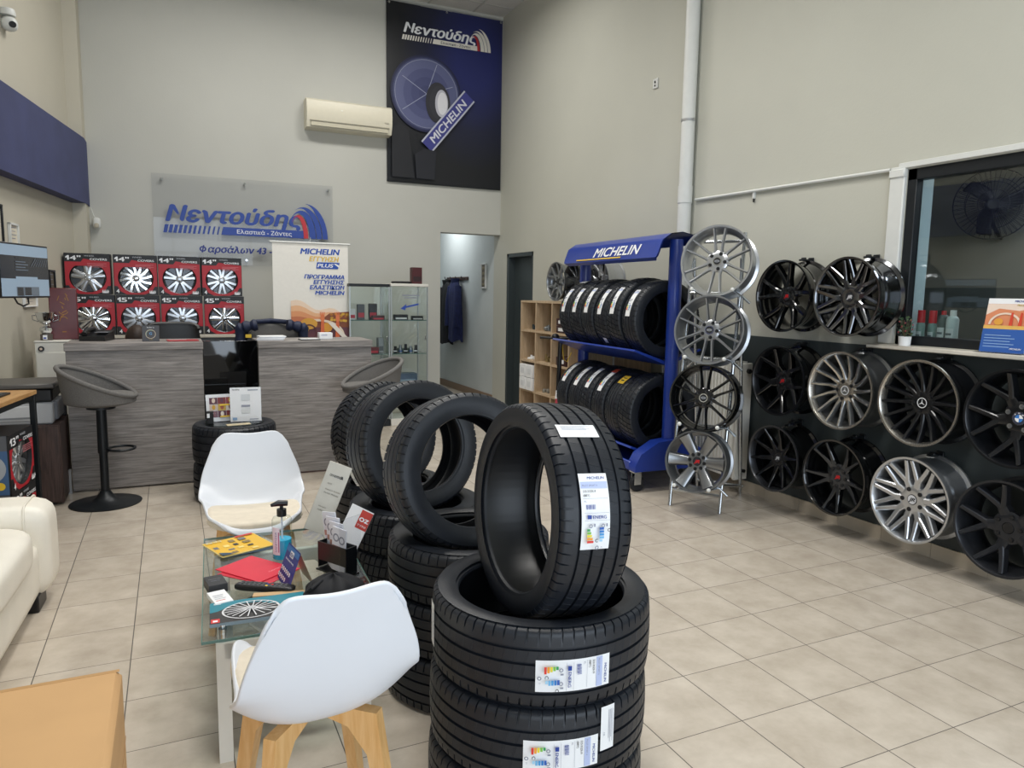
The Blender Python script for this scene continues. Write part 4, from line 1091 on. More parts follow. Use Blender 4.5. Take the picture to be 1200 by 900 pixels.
# the person sitting behind the desk, looking down
def person(loc, rz):
    verts = {'pelvis': (0, 0, .52, .13), 'belly': (0, .02, .66, .125), 'chest': (0, -.03, .83, .135), 'neck0': (0, -.07, .955, .06), 'neck': (0, -.10, 1.0, .05),
             'shL': (-.17, -.04, .9, .068), 'elL': (-.25, -.09, .68, .046), 'wrL': (-.14, -.3, .745, .03), 'shR': (.17, -.04, .9, .068), 'elR': (.25, -.09, .68, .046), 'wrR': (.12, -.3, .745, .03),
             'hiL': (-.1, -.02, .5, .095), 'knL': (-.13, -.42, .49, .062), 'anL': (-.13, -.4, .1, .042), 'toL': (-.14, -.56, .04, .036), 'hiR': (.1, -.02, .5, .095), 'knR': (.13, -.42, .49, .062), 'anR': (.13, -.4, .1, .042), 'toR': (.14, -.56, .04, .036)}
    edges = [('pelvis', 'belly'), ('belly', 'chest'), ('chest', 'neck0'), ('neck0', 'neck')]
    for s in 'LR': edges += [('chest', 'sh'+s), ('sh'+s, 'el'+s), ('el'+s, 'wr'+s), ('pelvis', 'hi'+s), ('hi'+s, 'kn'+s), ('kn'+s, 'an'+s), ('an'+s, 'to'+s)]
    for s, sx in (('L', -1), ('R', 1)):
        wx = verts['wr'+s]
        verts['pm'+s] = (wx[0]-sx*.015, wx[1]-.06, .735, .024); edges.append(('wr'+s, 'pm'+s))
        for k, (o, L) in enumerate(((-.03, .055), (-.01, .068), (.011, .063), (.03, .05))):
            verts['f%d%s' % (k, s)] = (wx[0]-sx*.015+o, wx[1]-.1, .735, .009); verts['g%d%s' % (k, s)] = (wx[0]-sx*.015+o*1.15, wx[1]-.1-L, .728, .0075)
            edges += [('pm'+s, 'f%d%s' % (k, s)), ('f%d%s' % (k, s), 'g%d%s' % (k, s))]
        verts['t0'+s] = (wx[0]-sx*.05, wx[1]-.05, .735, .011); verts['t1'+s] = (wx[0]-sx*.065, wx[1]-.085, .73, .009); edges += [('wr'+s, 't0'+s), ('t0'+s, 't1'+s)]
    ks = list(verts); me = bpy.data.meshes.new('person')
    me.from_pydata([verts[k][:3] for k in ks], [(ks.index(a), ks.index(c)) for a, c in edges], [])
    M_SKIN = mat('skin', 'c99274', .5, noise=.05)
    me.materials.append(M_SKIN)
    o = bpy.data.objects.new('person', me); COL.objects.link(o); o.location = loc; o.rotation_euler = (0, 0, rz)
    sm = o.modifiers.new('skin', 'SKIN'); sm.use_smooth_shade = True
    for i, k in enumerate(ks):
        sv = me.skin_vertices[0].data[i]; sv.radius = (verts[k][3],)*2; sv.use_root = (k == 'pelvis')
    o.modifiers.new('sub', 'SUBSURF').levels = 1
    bpy.context.view_layer.update()
    dg = bpy.context.evaluated_depsgraph_get(); ev = bpy.data.meshes.new_from_object(o.evaluated_get(dg))
    o.modifiers.clear(); o.data = ev
    # head joined into the body mesh: bowed forward
    H = Matrix.Translation((0, -.145, 1.075)) @ Matrix.Rotation(rad(48), 4, 'X')
    hb = B()
    def hd(u, v):
        th = u*2*PI; ph = v*PI; x = .077*math.sin(ph)*math.cos(th); y = .098*math.sin(ph)*math.sin(th); z = .118*math.cos(ph)
        if y < 0 and z < 0: x *= 1-.25*(-z/.118); 
        if y < 0: y *= .92
        if abs(x) < .02 and y < 0: y -= .02*math.exp(-((z+.012)/.022)**2)*(1-abs(x)/.02)
        if y < -.05: y += .008*math.exp(-((z-.018)/.012)**2-((abs(x)-.03)/.015)**2)-.005*math.exp(-((z+.06)/.012)**2)
        return (x, y, z)
    hb.grid(hd, 36, 28, M_SKIN, H, cu=True)
    for s in (-1, 1):
        hb.pillow((s*.078, .01, 0), (.022, .04, .062), M_SKIN, 6, 2.2, H)
        hb.pillow((s*.03, -.083, .018), (.022, .012, .011), I_WHT, 5, 2, H); hb.pillow((s*.03, -.0885, .018), (.009, .006, .009), I_BLK, 5, 2, H)
    hb.pillow((0, -.088, -.052), (.045, .014, .012), ink('a8605a'), 6, 2, H)
    tmp = hb.build('head_tmp'); bm = bmesh.new(); bm.from_mesh(o.data)
    off = len(o.data.materials)
    for m in tmp.data.materials: o.data.materials.append(m)
    n0 = len(bm.faces); bm.from_mesh(tmp.data); bm.faces.ensure_lookup_table()
    for f in bm.faces[n0:]: f.material_index += off; f.smooth = True
    bm.to_mesh(o.data); bm.free(); bpy.data.objects.remove(tmp)
    tag(o, 'seated person behind the desk with bowed head, only dark hair and forehead showing', 'person')
    b = B()
    def hair(u, v):
        th = u*2*PI; ph = v*PI*.56; k = 1.09
        x, y, z = .08*k*math.sin(ph)*math.cos(th), .102*k*math.sin(ph)*math.sin(th), .122*k*math.cos(ph)
        if y < -.03: z = max(z, .045+.008*math.sin(th*9))
        r = 1+.02*math.sin(th*23+v*9)
        return (x*r, y*r, z)
    b.grid(hair, 48, 16, mat('dark_hair', '33241d', .6, noise=.3, scale=60), H, cu=True); b.build('hair', o)
    def sleeve(s):
        sx = -1 if s == 'L' else 1
        return [tuple(verts['sh'+s][:3]), tuple((verts['sh'+s][i]+verts['el'+s][i])/2 for i in range(3)), tuple(verts['el'+s][:3]), tuple(verts['wr'+s][:3])]
    b = B(); cl = mat('blue_work_shirt', '2a3350', .8, noise=.1, scale=30)
    b.grid(lambda u, v: ((.185-.03*abs(v-.75)+(-.1*max(0, v-.85)/.15))*math.cos(2*PI*u), (.145-.06*max(0, v-.85)/.15)*math.sin(2*PI*u)+.01-.06*v**2, .47+.49*v), 28, 18, cl, cu=True); b.build('shirt', o)
    for s in 'LR':
        b = B(); b.tube(sleeve(s), [.085, .072, .062, .042], cl, 14); b.build('shirt_sleeve', o)
        b = B(); b.tube([tuple(verts[k+s][:3]) for k in ('hi', 'kn', 'an')], [.12, .085, .065], M_NAVY, 14); b.build('trouser_leg', o)
        b = B(); b.pillow((verts['an'+s][0], -.46, .045), (.1, .27, .09), M_BPLASTIC, 8, 3); b.build('shoe', o)
    return o
person((-.27, 6.98, 0), 0)
t = thing('stool', 'low black stool under the person behind the desk', 'stool', (-.27, 7.0, 0))
b = B(); b.pillow((0, 0, .365), (.36, .36, .07), M_BPLASTIC, 8, 4); b.build('seat', t)
for k in range(4):
    a = PI/4+PI/2*k; b = B(); b.tube([(.1*math.cos(a), .1*math.sin(a), .35), (.19*math.cos(a), .19*math.sin(a), .0)], .014, M_BMETAL, 8); b.build('leg', t)

# ================================================================ bar stools
def bar_stool(loc, rz, label):
    """open side towards local +X, back towards -X"""
    t = thing('bar_stool', label, 'stool', loc, rz)
    b = B(); b.lathe([(0, 0), (.225, 0), (.228, .006), (.2, .012), (.09, .022), (.055, .05), (.034, .085), (.032, .09), (0, .09)], M_BMETAL, 40); b.build('base', t)
    b = B(); b.cyl((0, 0, .08), (0, 0, .45), .027, M_BMETAL, 18); b.cyl((0, 0, .36), (0, 0, .70), .034, M_BMETAL, 18, .032); b.build('column', t)
    b = B(); n = 24; b.tube([(.03+.085+.085*math.cos(2*PI*i/n), .09*math.sin(2*PI*i/n), .385) for i in range(n)], .009, M_BMETAL, 8, True); b.build('footrest', t)
    def rim(a):   # a = 0 at the open front, PI at the back
        return .765+.205*((1-math.cos(a))/2)**1.1
    def sh(u, v, off):
        a = 2*PI*u; rx = .235+.0*math.cos(a); ry = .225
        zr = rim(a)-off*.4
        k = math.sin(min(1, v/.62)*PI/2) if v < .62 else 1
        f = .30+.70*k if v > 0 else 0
        kk = (v/.45) if v < .45 else 1
        r = kk**.75 if v < .45 else 1+.16*((v-.45)/.55)*((1-math.cos(a))/2+.1)
        z = .685+off+.03*kk*kk if v < .45 else (.715+off)+(zr-.715-off)*((v-.45)/.55)**1.15
        s = 1-off*1.2
        return ((rx*r*.93*s)*math.cos(a), ry*r*.97*s*math.sin(a), z)
    b = B()
    b.grid(lambda u, v: sh(1-u, v, 0), 44, 18, M_FABRIC, cu=True); b.grid(lambda u, v: sh(u, v, .045), 44, 18, M_FABRIC, cu=True)
    pts = []
    for i in range(44):
        u = i/44; p, q = sh(u, 1, 0), sh(u, 1, .045); pts.append(tuple((p[k]+q[k])/2 for k in range(3)))
    b.tube(pts, .017, M_FABRIC, 8, True)
    b.build('seat_shell', t, 60)
    b = B(); b.pillow((.03, 0, .755), (.36, .34, .06), M_FABRIC, 10, 3); b.build('seat_cushion', t)
    b = B(); b.cyl((0, 0, .67), (0, 0, .695), .09, M_BMETAL, 20); b.build('seat_plate', t)
    return t
bar_stool((-.465, 5.69, 0), rad(-8), 'grey fabric bar stool in front of the counter beside the printer cabinet')
bar_stool((1.42, 5.70, 0), rad(190), 'grey fabric bar stool in front of the counter behind the upright tyres')
# ================================================================ shell chairs
def shell_chair(loc, rz, label, sc=(1, 1, 1)):
    """white shell on beech legs; sitter faces local -Y"""
    t = thing('shell_chair', label, 'chair', X=Matrix.Translation(loc) @ Matrix.Rotation(rz, 4, 'Z') @ Matrix.Diagonal((*sc, 1)))
    prof = [(-.225, .452), (-.205, .468), (-.15, .452), (-.05, .428), (.06, .422), (.14, .437), (.19, .475), (.225, .54), (.25, .63), (.266, .71), (.28, .775), (.286, .80)]
    wid = [.15, .178, .196, .208, .22, .235, .245, .243, .232, .215, .197, .184]
    def cr(L, f):
        i = min(int(f), len(L)-2); k = f-i
        p0, p1, p2, p3 = L[max(0, i-1)], L[i], L[i+1], L[min(len(L)-1, i+2)]
        return .5*((2*p1)+(-p0+p2)*k+(2*p0-5*p1+4*p2-p3)*k*k+(-p0+3*p1-3*p2+p3)*k**3)
    Ys = [p[0] for p in prof]; Zs = [p[1] for p in prof]
    def fn(u, v):
        s = 2*u-1; f = v*(len(prof)-1)
        y, z, w = cr(Ys, f), cr(Zs, f), cr(wid, f)
        back = max(0, min(1, (v-.42)/.25)); seat = 1-back
        e = abs(s)**2.6
        x = w*s*(1-.04*e)
        z += seat*e*(.045+.05*max(0, min(1, (v-.1)/.4)))
        fl = max(0, min(1, (v-.5)/.2)); y -= back*e*.085*(1-.9*fl*fl*(3-2*fl))
        q = max(0, (v-.6)/.4); q = q*q*(3-2*q)
        z += q*(.018*(min(abs(s), .7)/.7)**2-.008)-.062*q*max(0, (abs(s)-.25)/.75)**3
        x *= 1-.07*q*max(0, (abs(s)-.5)/.5)**2
        if v < .1: z -= (.1-v)/.1*.012*(1-e)
        return (x, y, z)
    def nrm(u, v):
        e_ = .004; u = min(.97, max(.03, u)); v = min(.985, max(.015, v))
        return (Vector(fn(u+e_, v))-Vector(fn(u-e_, v))).cross(Vector(fn(u, v+e_))-Vector(fn(u, v-e_))).normalized()
    NU, NV = 30, 44; rows = []
    for j in range(-2, NV+3):
        vj = min(1, max(0, j/NV)); ed = {-2: .45, -1: .9, NV+1: .9, NV+2: .45}.get(j, 1)
        out = {-2: -.006, -1: -.004, NV+1: .004, NV+2: .006}.get(j, 0)
        mid = []; A = []
        for i in range(-2, NU+3):
            ui = min(1, max(0, i/NU)); k = ed*{-2: .45, -1: .9, NU+1: .9, NU+2: .45}.get(i, 1)
            p = Vector(fn(ui, vj)); n_ = nrm(ui, vj)
            du = (Vector(fn(min(1, ui+.004), vj))-Vector(fn(max(0, ui-.004), vj))).normalized(); dv = (Vector(fn(ui, min(1, vj+.004)))-Vector(fn(ui, max(0, vj-.004)))).normalized()
            p = p+dv*out+du*{-2: -.006, -1: -.004, NU+1: .004, NU+2: .006}.get(i, 0)
            A.append((p+n_*.0065*k, p-n_*.0065*k))
        rows.append([q[0] for q in A]+[q[1] for q in A[::-1]])
    b = B(); n = len(rows[0]); m_ = len(rows); h_ = n//2
    fs = [(r*n+i, r*n+(i+1) % n, (r+1)*n+(i+1) % n, (r+1)*n+i) for r in range(m_-1) for i in range(n)]
    for r, fl_ in ((0, True), (m_-1, False)):
        for i in range(h_-1):
            f = (r*n+i, r*n+i+1, r*n+n-2-i, r*n+n-1-i); fs.append(f[::-1] if fl_ else f)
    b.add([tuple(p) for r in rows for p in r], fs, M_WPLASTIC)
    o = b.build('seat_shell', t, 180)
    bm = bmesh.new(); bm.from_mesh(o.data); bmesh.ops.recalc_face_normals(bm, faces=bm.faces); bm.to_mesh(o.data); bm.free()
    b = B()
    def cu(u, v):
        r = min(1, v*1.0); a = 2*PI*u; k = (abs(math.cos(a))**4+abs(math.sin(a))**4)**-.25
        x = .2*k*math.cos(a)*min(1, v*1.25); y = -.03+.185*k*math.sin(a)*min(1, v*1.25)
        q = max(0, v-.8)/.2
        z = .475-.018*(x/.2)**2*0+.028*(abs(x)/.2)**3+.015*(1-min(1, v*1.25)**4)-.03*q + .012*max(0, -y-.1)/.1
        return (x*(1+.03*math.sin(q*PI)), y*(1), z)
    b.grid(lambda u, v: cu(1-u, v), 40, 14, M_CUSHION, cu=True); b.build('seat_cushion', t, 80)
    for k in range(4):
        a = PI/4+PI/2*k
        X = Matrix.Rotation(a, 4, 'Z') @ Matrix.Translation((0, 0, 0)) @ Matrix.Rotation(PI/2, 4, 'X')
        b = B(); b.prism([(.012, .415), (.012, .388), (.12, .365), (.178, .30), (.248, .0), (.282, .0), (.222, .33), (.208, .415)], -.018, .018, M_BEECH, X); b.build('leg', t, 30)
    b = B(); b.cyl((0, 0, .41), (0, 0, .428), .07, M_BPLASTIC, 20); b.build('seat_plate', t)
    return t
shell_chair((.302, 1.865, 0), rad(184), 'white shell chair with beech legs seen from behind, near end of the glass table', (.93, .95, 1.03))
shell_chair((.315, 3.46, 0), rad(-3), 'white shell chair facing the camera at the far end of the glass table')

# ================================================================ coffee table
t = thing('coffee_table', 'glass coffee table on white legs, strewn with leaflets', 'table', (.045, 2.255, 0), rad(-2.6))
TW_, TL = .56, .985; TZ = .452
b = B(); b.box((TW_/2, TL/2, TZ-.005), (TW_, TL, .01), M_GLASSG, bev=.002); b.build('glass_top', t)
eg = mat('glass_edge', '5d7f78', .15, noise=.02)
b = B(); 
for (x, y, dx, dy) in ((TW_/2, .0, TW_, .003), (TW_/2, TL, TW_, .003), (0, TL/2, .003, TL), (TW_, TL/2, .003, TL)): b.box((x, y, TZ-.005), (dx, dy, .0085), eg)
b.build('glass_rim', t)
b = B(); b.box((TW_/2, TL/2, .245), (TW_-.14, TL-.2, .008), M_GLASSG); b.build('glass_shelf', t)
for (x, y) in ((.06, .1), (TW_-.06, .1), (.06, TL-.1), (TW_-.06, TL-.1)):
    sx = 1 if x < TW_/2 else -1
    b = B(); b.prism([(x-sx*.022, 0), (x+sx*.02, 0), (x+sx*.02, .30), (x+sx*.06, .345), (x+sx*.06, .40), (x-sx*.022, .40)], y-.02, y+.02, M_WMETAL, Matrix(((1, 0, 0, 0), (0, 0, 1, 0), (0, 1, 0, 0), (0, 0, 0, 1)))); b.build('leg', t, 30)
    b = B(); b.cyl((x, y, .40), (x, y, TZ-.01), .014, M_CHROME, 14); b.cyl((x, y, TZ), (x, y, TZ+.006), .016, M_CHROME, 14); b.build('spacer', t)
b = B()
for y in (.1, TL-.1): b.box((TW_/2, y, .372), (TW_-.2, .03, .055), M_WMETAL, bev=.003)
for x in (.075, TW_-.075): b.box((x, TL/2, .372), (.03, TL-.16, .055), M_WMETAL, bev=.003)
b.build('apron', t)
GZ = TZ+.0005
def sheet(name, label, cat, x, y, rz, w, l, m, z=GZ, th=.003, draw=None, pz=None, grp=None):
    t = thing(name, label, cat, (x, y, z), rz, grp)
    b = B(); b.box((0, 0, th/2), (w, l, th), m, bev=.0006); b.build(pz or 'cover', t)
    if draw:
        c = Canvas(plane_fn((-w/2, -l/2, th), (1, 0, 0), (0, 1, 0), .0003)); draw(c, w, l); c.build('print', t)
    return t
def dr_yellow(c, w, l):
    c.rect(.004, .004, w-.008, l-.008, ink('e4b52c'))
    rnd = random.Random(2)
    for i in range(5):
        for j in range(4):
            if rnd.random() < .7: c.rect(.012+i*(w-.02)/5, .012+j*(l-.03)/4, .03*rnd.uniform(.6, 1), .032*rnd.uniform(.4, 1), (I_BLK, ink('8c7440'), ink('6b6e74'), ink('f0d980'))[(i+j) % 4])
    c.text(.01, l-.03, 'KINAS', .018, ink('d7dcc0'), .06, .02); c.rect(w*.6, l-.02, w*.35, .014, I_RED); c.poly([(0.003, 0.003), (.06, .003), (.003, .045)], ink('20425a'))
sheet('magazine', 'dark blue brochure lying under the yellow catalogue on the glass table', 'brochure', .232, 3.075, rad(12), .2, .19, ink('23405a'), pz='sheet')
sheet('magazine', 'yellow parts catalogue on the far end of the glass table', 'magazine', .215, 3.085, rad(20), .22, .2, ink('d9c27a'), GZ+.0036, .004, dr_yellow)
def dr_red(c, w, l):
    c.rect(.001, .001, w-.002, l-.002, ink('d6223c')); c.text(w*.5, l*.18, 'CONCAVER', .009, ink('f5a8b4'), .11, 0, 0, 'l', PI/2*0+.0)
sheet('folder', 'lower red folder peeking out under the upper one on the glass table', 'folder', .262, 2.765, rad(42), .18, .235, ink('c81f38'), pz='sheet')
sheet('folder', 'upper red folder with small pale lettering on the glass table', 'folder', .25, 2.79, rad(36), .17, .235, ink('d6223c'), GZ+.0036, .003, dr_red)
# sanitiser bottle
t = thing('sanitizer_bottle', 'clear pump bottle half full of blue hand sanitizer', 'bottle', X=Matrix.Translation((.362, 2.885, GZ)) @ Matrix.Scale(1.15, 4))
b = B(); b.lathe([(0, 0), (.031, 0), (.033, .004), (.033, .135), (.028, .145), (.013, .15), (.013, .158), (0, .158)], M_GLASS, 28); b.build('bottle', t)
b = B(); b.lathe([(0, .002), (.0305, .002), (.0305, .068), (0, .068)], mat('blue_gel', '2fb4de', .2, noise=.03, spec=.5), 28); b.build('liquid', t)
b = B(); b.cyl((0, 0, .148), (0, 0, .172), .016, M_BPLASTIC, 18); b.cyl((0, 0, .172), (0, 0, .186), .006, M_BPLASTIC, 10); b.tube([(.02, 0, .19), (-.01, 0, .193), (-.035, .0, .187)], [.01, .011, .005], M_BPLASTIC, 8); b.build('pump', t)
b = B(); b.cyl((0, 0, .02), (0, 0, .15), .003, M_WPLASTIC, 8); b.build('dip_tube', t)
c = Canvas(lambda x, y, l: ((.0335+.0003*l)*math.cos(x/.0335-2.35), (.0335+.0003*l)*math.sin(x/.0335-2.35), y)); c.rect(-.016, .02, .03, .095, ink('e6e6ee'), 6, 1); c.text(.004, .03, 'SANITIZER', .008, ink('7a7fae'), .07, 0, 0, 'l', PI/2); c.rect(.009, .03, .003, .07, ink('a64a7a')); c.build('bottle_label', t)
# tent card
t = thing('tent_card', 'blue folded tent card with white icons on the glass table', 'tent card', (.372, 2.617, GZ), rad(-82))
def tent(sgn, m):
    b = B(); b.prism([(0, .125), (sgn*.045, 0), (sgn*.047, 0), (0, .1275)], -.07, .07, m, Matrix(((0, 0, 1, 0), (1, 0, 0, 0), (0, 1, 0, 0), (0, 0, 0, 1)))); return b
tent(-1, ink('2c3a8c')).build('front_leaf', t); o = tent(1, ink('c9b89a')).build('rear_leaf', t); o['label'] = 'beige unprinted leaf'
c = Canvas(plane_fn((-.07, -.0475, 0), (1, 0, 0), (0, .0455, .125), .0004)); c.rect(0, .11, .14, .022, ink('2f6fb4')); c.rect(.05, .098, .04, .022, I_WHT); c.text(.07, .102, '024', .013, ink('2c3a8c'), .03, .03, 0, 'c'); c.text(.07, .083, 'Servicebuchung', .007, I_WHT, .09, .01, 0, 'c')
for j in range(2):
    for i in range(6-j): c.disc(.02+.02*i, .05-.024*j, .007, .008, I_WHT, 10); c.rect(.017+.02*i, .048-.024*j, .006, .004, I_RED)
c.build('print', t)
# business cards
sheet('card_pile', 'pile of white business cards on the glass table', 'business cards', .113, 2.545, rad(12), .058, .11, M_PAPER, GZ, .016, lambda c, w, l: (c.rect(.008, .02, .03, .004, I_RED), c.rect(.008, .035, .036, .003, I_GREY), c.rect(.008, .05, .03, .003, I_GREY), c.rect(.008, .065, .034, .003, I_GREY)), 'cards')
sheet('card_pile', 'pile of black business cards next to the white ones', 'business cards', .105, 2.665, rad(9), .062, .095, ink('2c2d31'), GZ, .03, lambda c, w, l: (c.text(w/2, l*.6, 'Nentoudis', .006, ink('a0a3a8'), .04, 0, 0, 'c'), c.rect(.015, .04, .03, .002, I_GREY)), 'cards')
# remote
t = thing('remote_control', 'black remote control with coloured keys on the glass table', 'remote', (.262, 2.58, GZ), rad(-31))
b = B(); b.pillow((0, 0, .0115), (.215, .046, .023), M_BPLASTIC, 10, 5); b.build('body', t)
b = B()
for i in range(11):
    for j in range(3): b.box((-.085+.016*i, -.012+.012*j, .0228), (.009, .007, .003), ink('55565c') if (i, j) not in ((6, 0), (6, 1), (6, 2), (7, 1)) else (I_RED, BARS[0], I_YEL, I_BLUE)[(j+i) % 4], bev=.001)
b.build('keypad', t)
# wheel brochure in a clear sleeve
def dr_wheel(c, w, l):
    c.rect(0, 0, w, l, ink('2e2d2f')); c.poly([(0, l), (w, l), (w, l*.62), (w*.75, l*.5), (w*.5, l*.78), (w*.25, l*.8), (w*.08, l*.55), (0, l*.5)], ink('1d7f92'))
    c.rect(.004, .004, .026, .03, I_RED); c.rect(.01, .011, .014, .012, I_WHT); c.rect(.012, l-.022, .022, .012, ink('c9dbe2'))
    cx, cy = w*.42, l*.45; rx, ry = .09, .068
    c.ring(cx, cy, rx, rx*.93, ink('d9dadd'), 40, 0, 360, ry/rx)
    for k in range(10):
        a = 2*PI*k/10
        for d in (-.16, .16): c.line((cx+.1*rx*math.cos(a), cy+.1*ry*math.sin(a)), (cx+.93*rx*math.cos(a+d), cy+.93*ry*math.sin(a+d)), .0035, ink('e3e4e8'))
    c.disc(cx, cy, .014, .012, ink('c0c2c6'))
    c.rect(w*.72, l*.2, w*.2, l*.2, ink('e8ecee')); c.text(w*.73, l*.26, 'EK', .016, ink('1d7f92'), .04, .03)
sheet('wheel_brochure', 'teal brochure showing a silver wheel in a clear sleeve', 'brochure', .225, 2.415, rad(-3), .3, .165, ink('8fa3b0'), GZ, .012, dr_wheel, 'sleeve')
sheet('envelope', 'beige envelope sticking out above the teal brochure', 'envelope', .30, 2.512, rad(-14), .17, .03, ink('c9a77c'), GZ, .01, None, 'sheet')
t = thing('cloth_bag', 'crumpled black cloth bag behind the white chair back on the table', 'bag', (.475, 2.46, GZ))
def bag(u, v):
    a = 2*PI*u; r = math.sin(min(1, v)*PI/2)
    k = 1+.12*math.sin(a*5+v*3)+.06*math.sin(a*9+2)
    return (.1*r*k*math.cos(a), .085*r*k*math.sin(a), .002+.062*(1-v**1.6)*(1+.12*math.sin(a*4))+.004)
b = B(); b.grid(lambda u, v: bag(1-u, v), 40, 12, M_BLACKCLOTH, cu=True); b.build('body', t, 60)
b = B(); b.tube([(-.04, -.02, .062), (-.08, -.05, .05), (-.1, -.02, .02), (-.06, .03, .045)], .006, M_BLACKCLOTH, 8); b.build('drawstring', t)
# leaflet holder with leaflets, award plate, price card
t = thing('leaflet_holder', 'black leaflet pocket on a clear upright panel by the tyres', 'leaflet holder', (.535, 2.66, GZ), rad(-60))
b = B(); b.box((0, -.03, .075), (.15, .004, .07), M_BPLASTIC); b.box((0, .02, .055), (.15, .004, .11), M_BPLASTIC); b.box((-.075, -.005, .06), (.004, .054, .1), M_BPLASTIC); b.box((.075, -.005, .06), (.004, .054, .1), M_BPLASTIC); b.box((0, -.005, .003), (.16, .07, .006), M_BPLASTIC); b.build('pocket', t)
b = B(); b.box((.087, -.02, .115), (.005, .1, .23), M_ACRYL); b.build('clear_panel', t)
for i in range(4):
    tt = thing('leaflet', ['tallest', 'second', 'third', 'front'][i]+' folded pale leaflet with printed tyre rings in the black pocket', 'leaflet', group=None, X=t.matrix_basis @ T(-.035+.02*i, .012-.012*i, .012, ry=rad(-8+4*i)))
    L = .205-.012*i
    b = B(); b.box((0, 0, L/2), (.075, .004, L), ink('dfe2ec'), bev=.001); b.build('sheet', tt)
    c = Canvas(plane_fn((-.0375, -.0021, 0), (1, 0, 0), (0, 0, 1), .0003)); c.ring(.022, L-.04, .016, .010, I_GREY, 18); c.ring(.053, L-.045, .016, .01, I_GREY, 18); c.rect(.004, L-.09, .066, .02, ink('b98a80')); c.build('print', tt)
PX = frame((.515, 3.03, GZ), (-.30, -.92, .25), (.86, -.28, -.35))
PX = PX @ Matrix.Translation((0, .0, 0))
t = thing('award_plate', 'tilted silver metal plate with small engraved lines behind the sanitizer', 'plate', X=Matrix.Translation((0, 0, .045)) @ PX)
b = B(); b.box((0, .145, 0), (.1, .30, .006), mat('brushed_plate', 'bdb8ac', .35, .5, noise=.05), bev=.001); b.build('plate', t)
def logo(c, x, y, w, tx, barc, bart, redc, k=1.0):
    """shop logo: wordmark over a striped bar, tyre arcs at the end"""
    H = w
    for i in range(12):
        x0 = x+w*.028*i*(1-.0*i); ww = w*(.021-.0011*i)
        c.poly([(x0, y), (x0+ww, y), (x0+ww+w*.012, y+w*.05), (x0+w*.012, y+w*.05)], barc)
    c.poly([(x+w*.335, y), (x+w*.85, y), (x+w*.862, y+w*.05), (x+w*.347, y+w*.05)], barc)
    c.text(x+w*.60, y+w*.012, 'Ελαστικά - Ζάντες', w*.026, bart, w*.34, .012, 0, 'c')
    c.text(x+w*.02, y+w*.072, 'Νεντούδης', w*.098, tx, w*.82, .042, .25)
    def pt(t_, a):
        return (x+w*(.815+.045*t_+(.058+.084*t_)*math.cos(a)), y+w*(.15+.075*t_)*math.sin(a))
    for t0, t1, a0, m_ in ((-.2, .03, 138, redc), (.10, .42, 142, barc), (.45, .72, 116, barc), (.755, 1.02, 90, barc)):
        n = 22; o = []; q = []
        for i in range(n+1):
            f = i/n; a = rad(a0*(1-f)+(8*(1-f) if 0 else 0)); g_ = min(1, .05+f*2.2)
            o.append(pt(t1, a)); q.append(pt(t1-(t1-t0)*g_, a))
        c.band(q, o, m_)
c = Canvas(plane_fn((-.05, 0, .0032), (1, 0, 0), (0, 1, 0), .0003)); logo(c, .02, .235, .06, I_BLK, I_BLK, I_WHT, I_BLK)
for k, (s_, hh) in enumerate((('2010', .2), ('Premium Retailer', .175), ('Partner Michelin', .16), ('Michelin', .1), ('Hellas', .085))): c.text(.025, hh, s_, .007, ink('6a665e'))
c.build('engraving', t)
t = thing('price_card', 'white card with a red square print beside the award plate', 'card', X=frame((.60, 2.84, GZ+.075), (-.5, -.8, .33), (.78, -.5, -.38)))
b = B(); b.box((.02, .04, 0), (.1, .17, .003), M_PAPER); b.build('card', t); c = Canvas(plane_fn((-.03, -.045, .0018), (1, 0, 0), (0, 1, 0), .0003)); c.rect(.05, .09, .05, .075, ink('c4443c')); c.text(.055, .12, 'oz', .025, I_WHT, .04, .03); c.text(.055, .1, 'TYRE', .008, I_WHT, .04); c.build('print', t)
# leaflets on the lower glass shelf
for i, (x, y, col, lab) in enumerate(((.22, 2.55, '1f3a94', 'blue booklet on the lower shelf of the glass table'), (.33, 2.7, 'e3e6ea', 'white booklet on the lower shelf of the glass table'), (.28, 2.9, '3a3c42', 'dark booklet on the lower shelf of the glass table'))):
    sheet('booklet', lab, 'booklet', x, y, rad(10+12*i), .15, .21, ink(col), .2495, .012, lambda c, w, l: c.rect(.02, .03, w-.04, .02, I_WHT), 'cover')

# ================================================================ sofa
t = thing('sofa', 'cream leather sofa with rounded arm along the left wall of the waiting corner', 'sofa', (-.56, 4.1, 0), rad(-3))
t['label'] = 'cream leather sofa with rounded arm in the waiting corner'
b = B(); b.pillow((-.42, -1.1, .2), (.8, 2.1, .26), M_LEATHER, 14, 10); b.build('base', t, 60)
b = B(); b.pillow((-.41, -.125, .275), (.86, .26, .45), M_LEATHER, 18, 7); b.build('armrest', t, 60)
se = lambda a, p: (math.copysign(abs(math.cos(a))**(2/p), math.cos(a)), math.copysign(abs(math.sin(a))**(2/p), math.sin(a)))
b = B(); b.tube([(-.075, -.125+.1305*se(2*PI*i/64, 7)[0], .275+.2255*se(2*PI*i/64, 7)[1]) for i in range(64)], .0045, M_LEATHER, 6, True); b.build('seam', t, 60)
b = B(); b.pillow((-.41, -2.12, .275), (.86, .26, .45), M_LEATHER, 18, 7); b.build('armrest', t, 60)
for k in range(2):
    b = B(); b.pillow((-.40, -.7-.88*k+.0, .345), (.8, .87, .2), M_LEATHER, 16, 5); b.build('seat_cushion', t, 60)
    b = B(); b.pillow((-.76, -.7-.88*k, .58), (.22, .86, .46), M_LEATHER, 14, 5); b.build('back_cushion', t, 60)
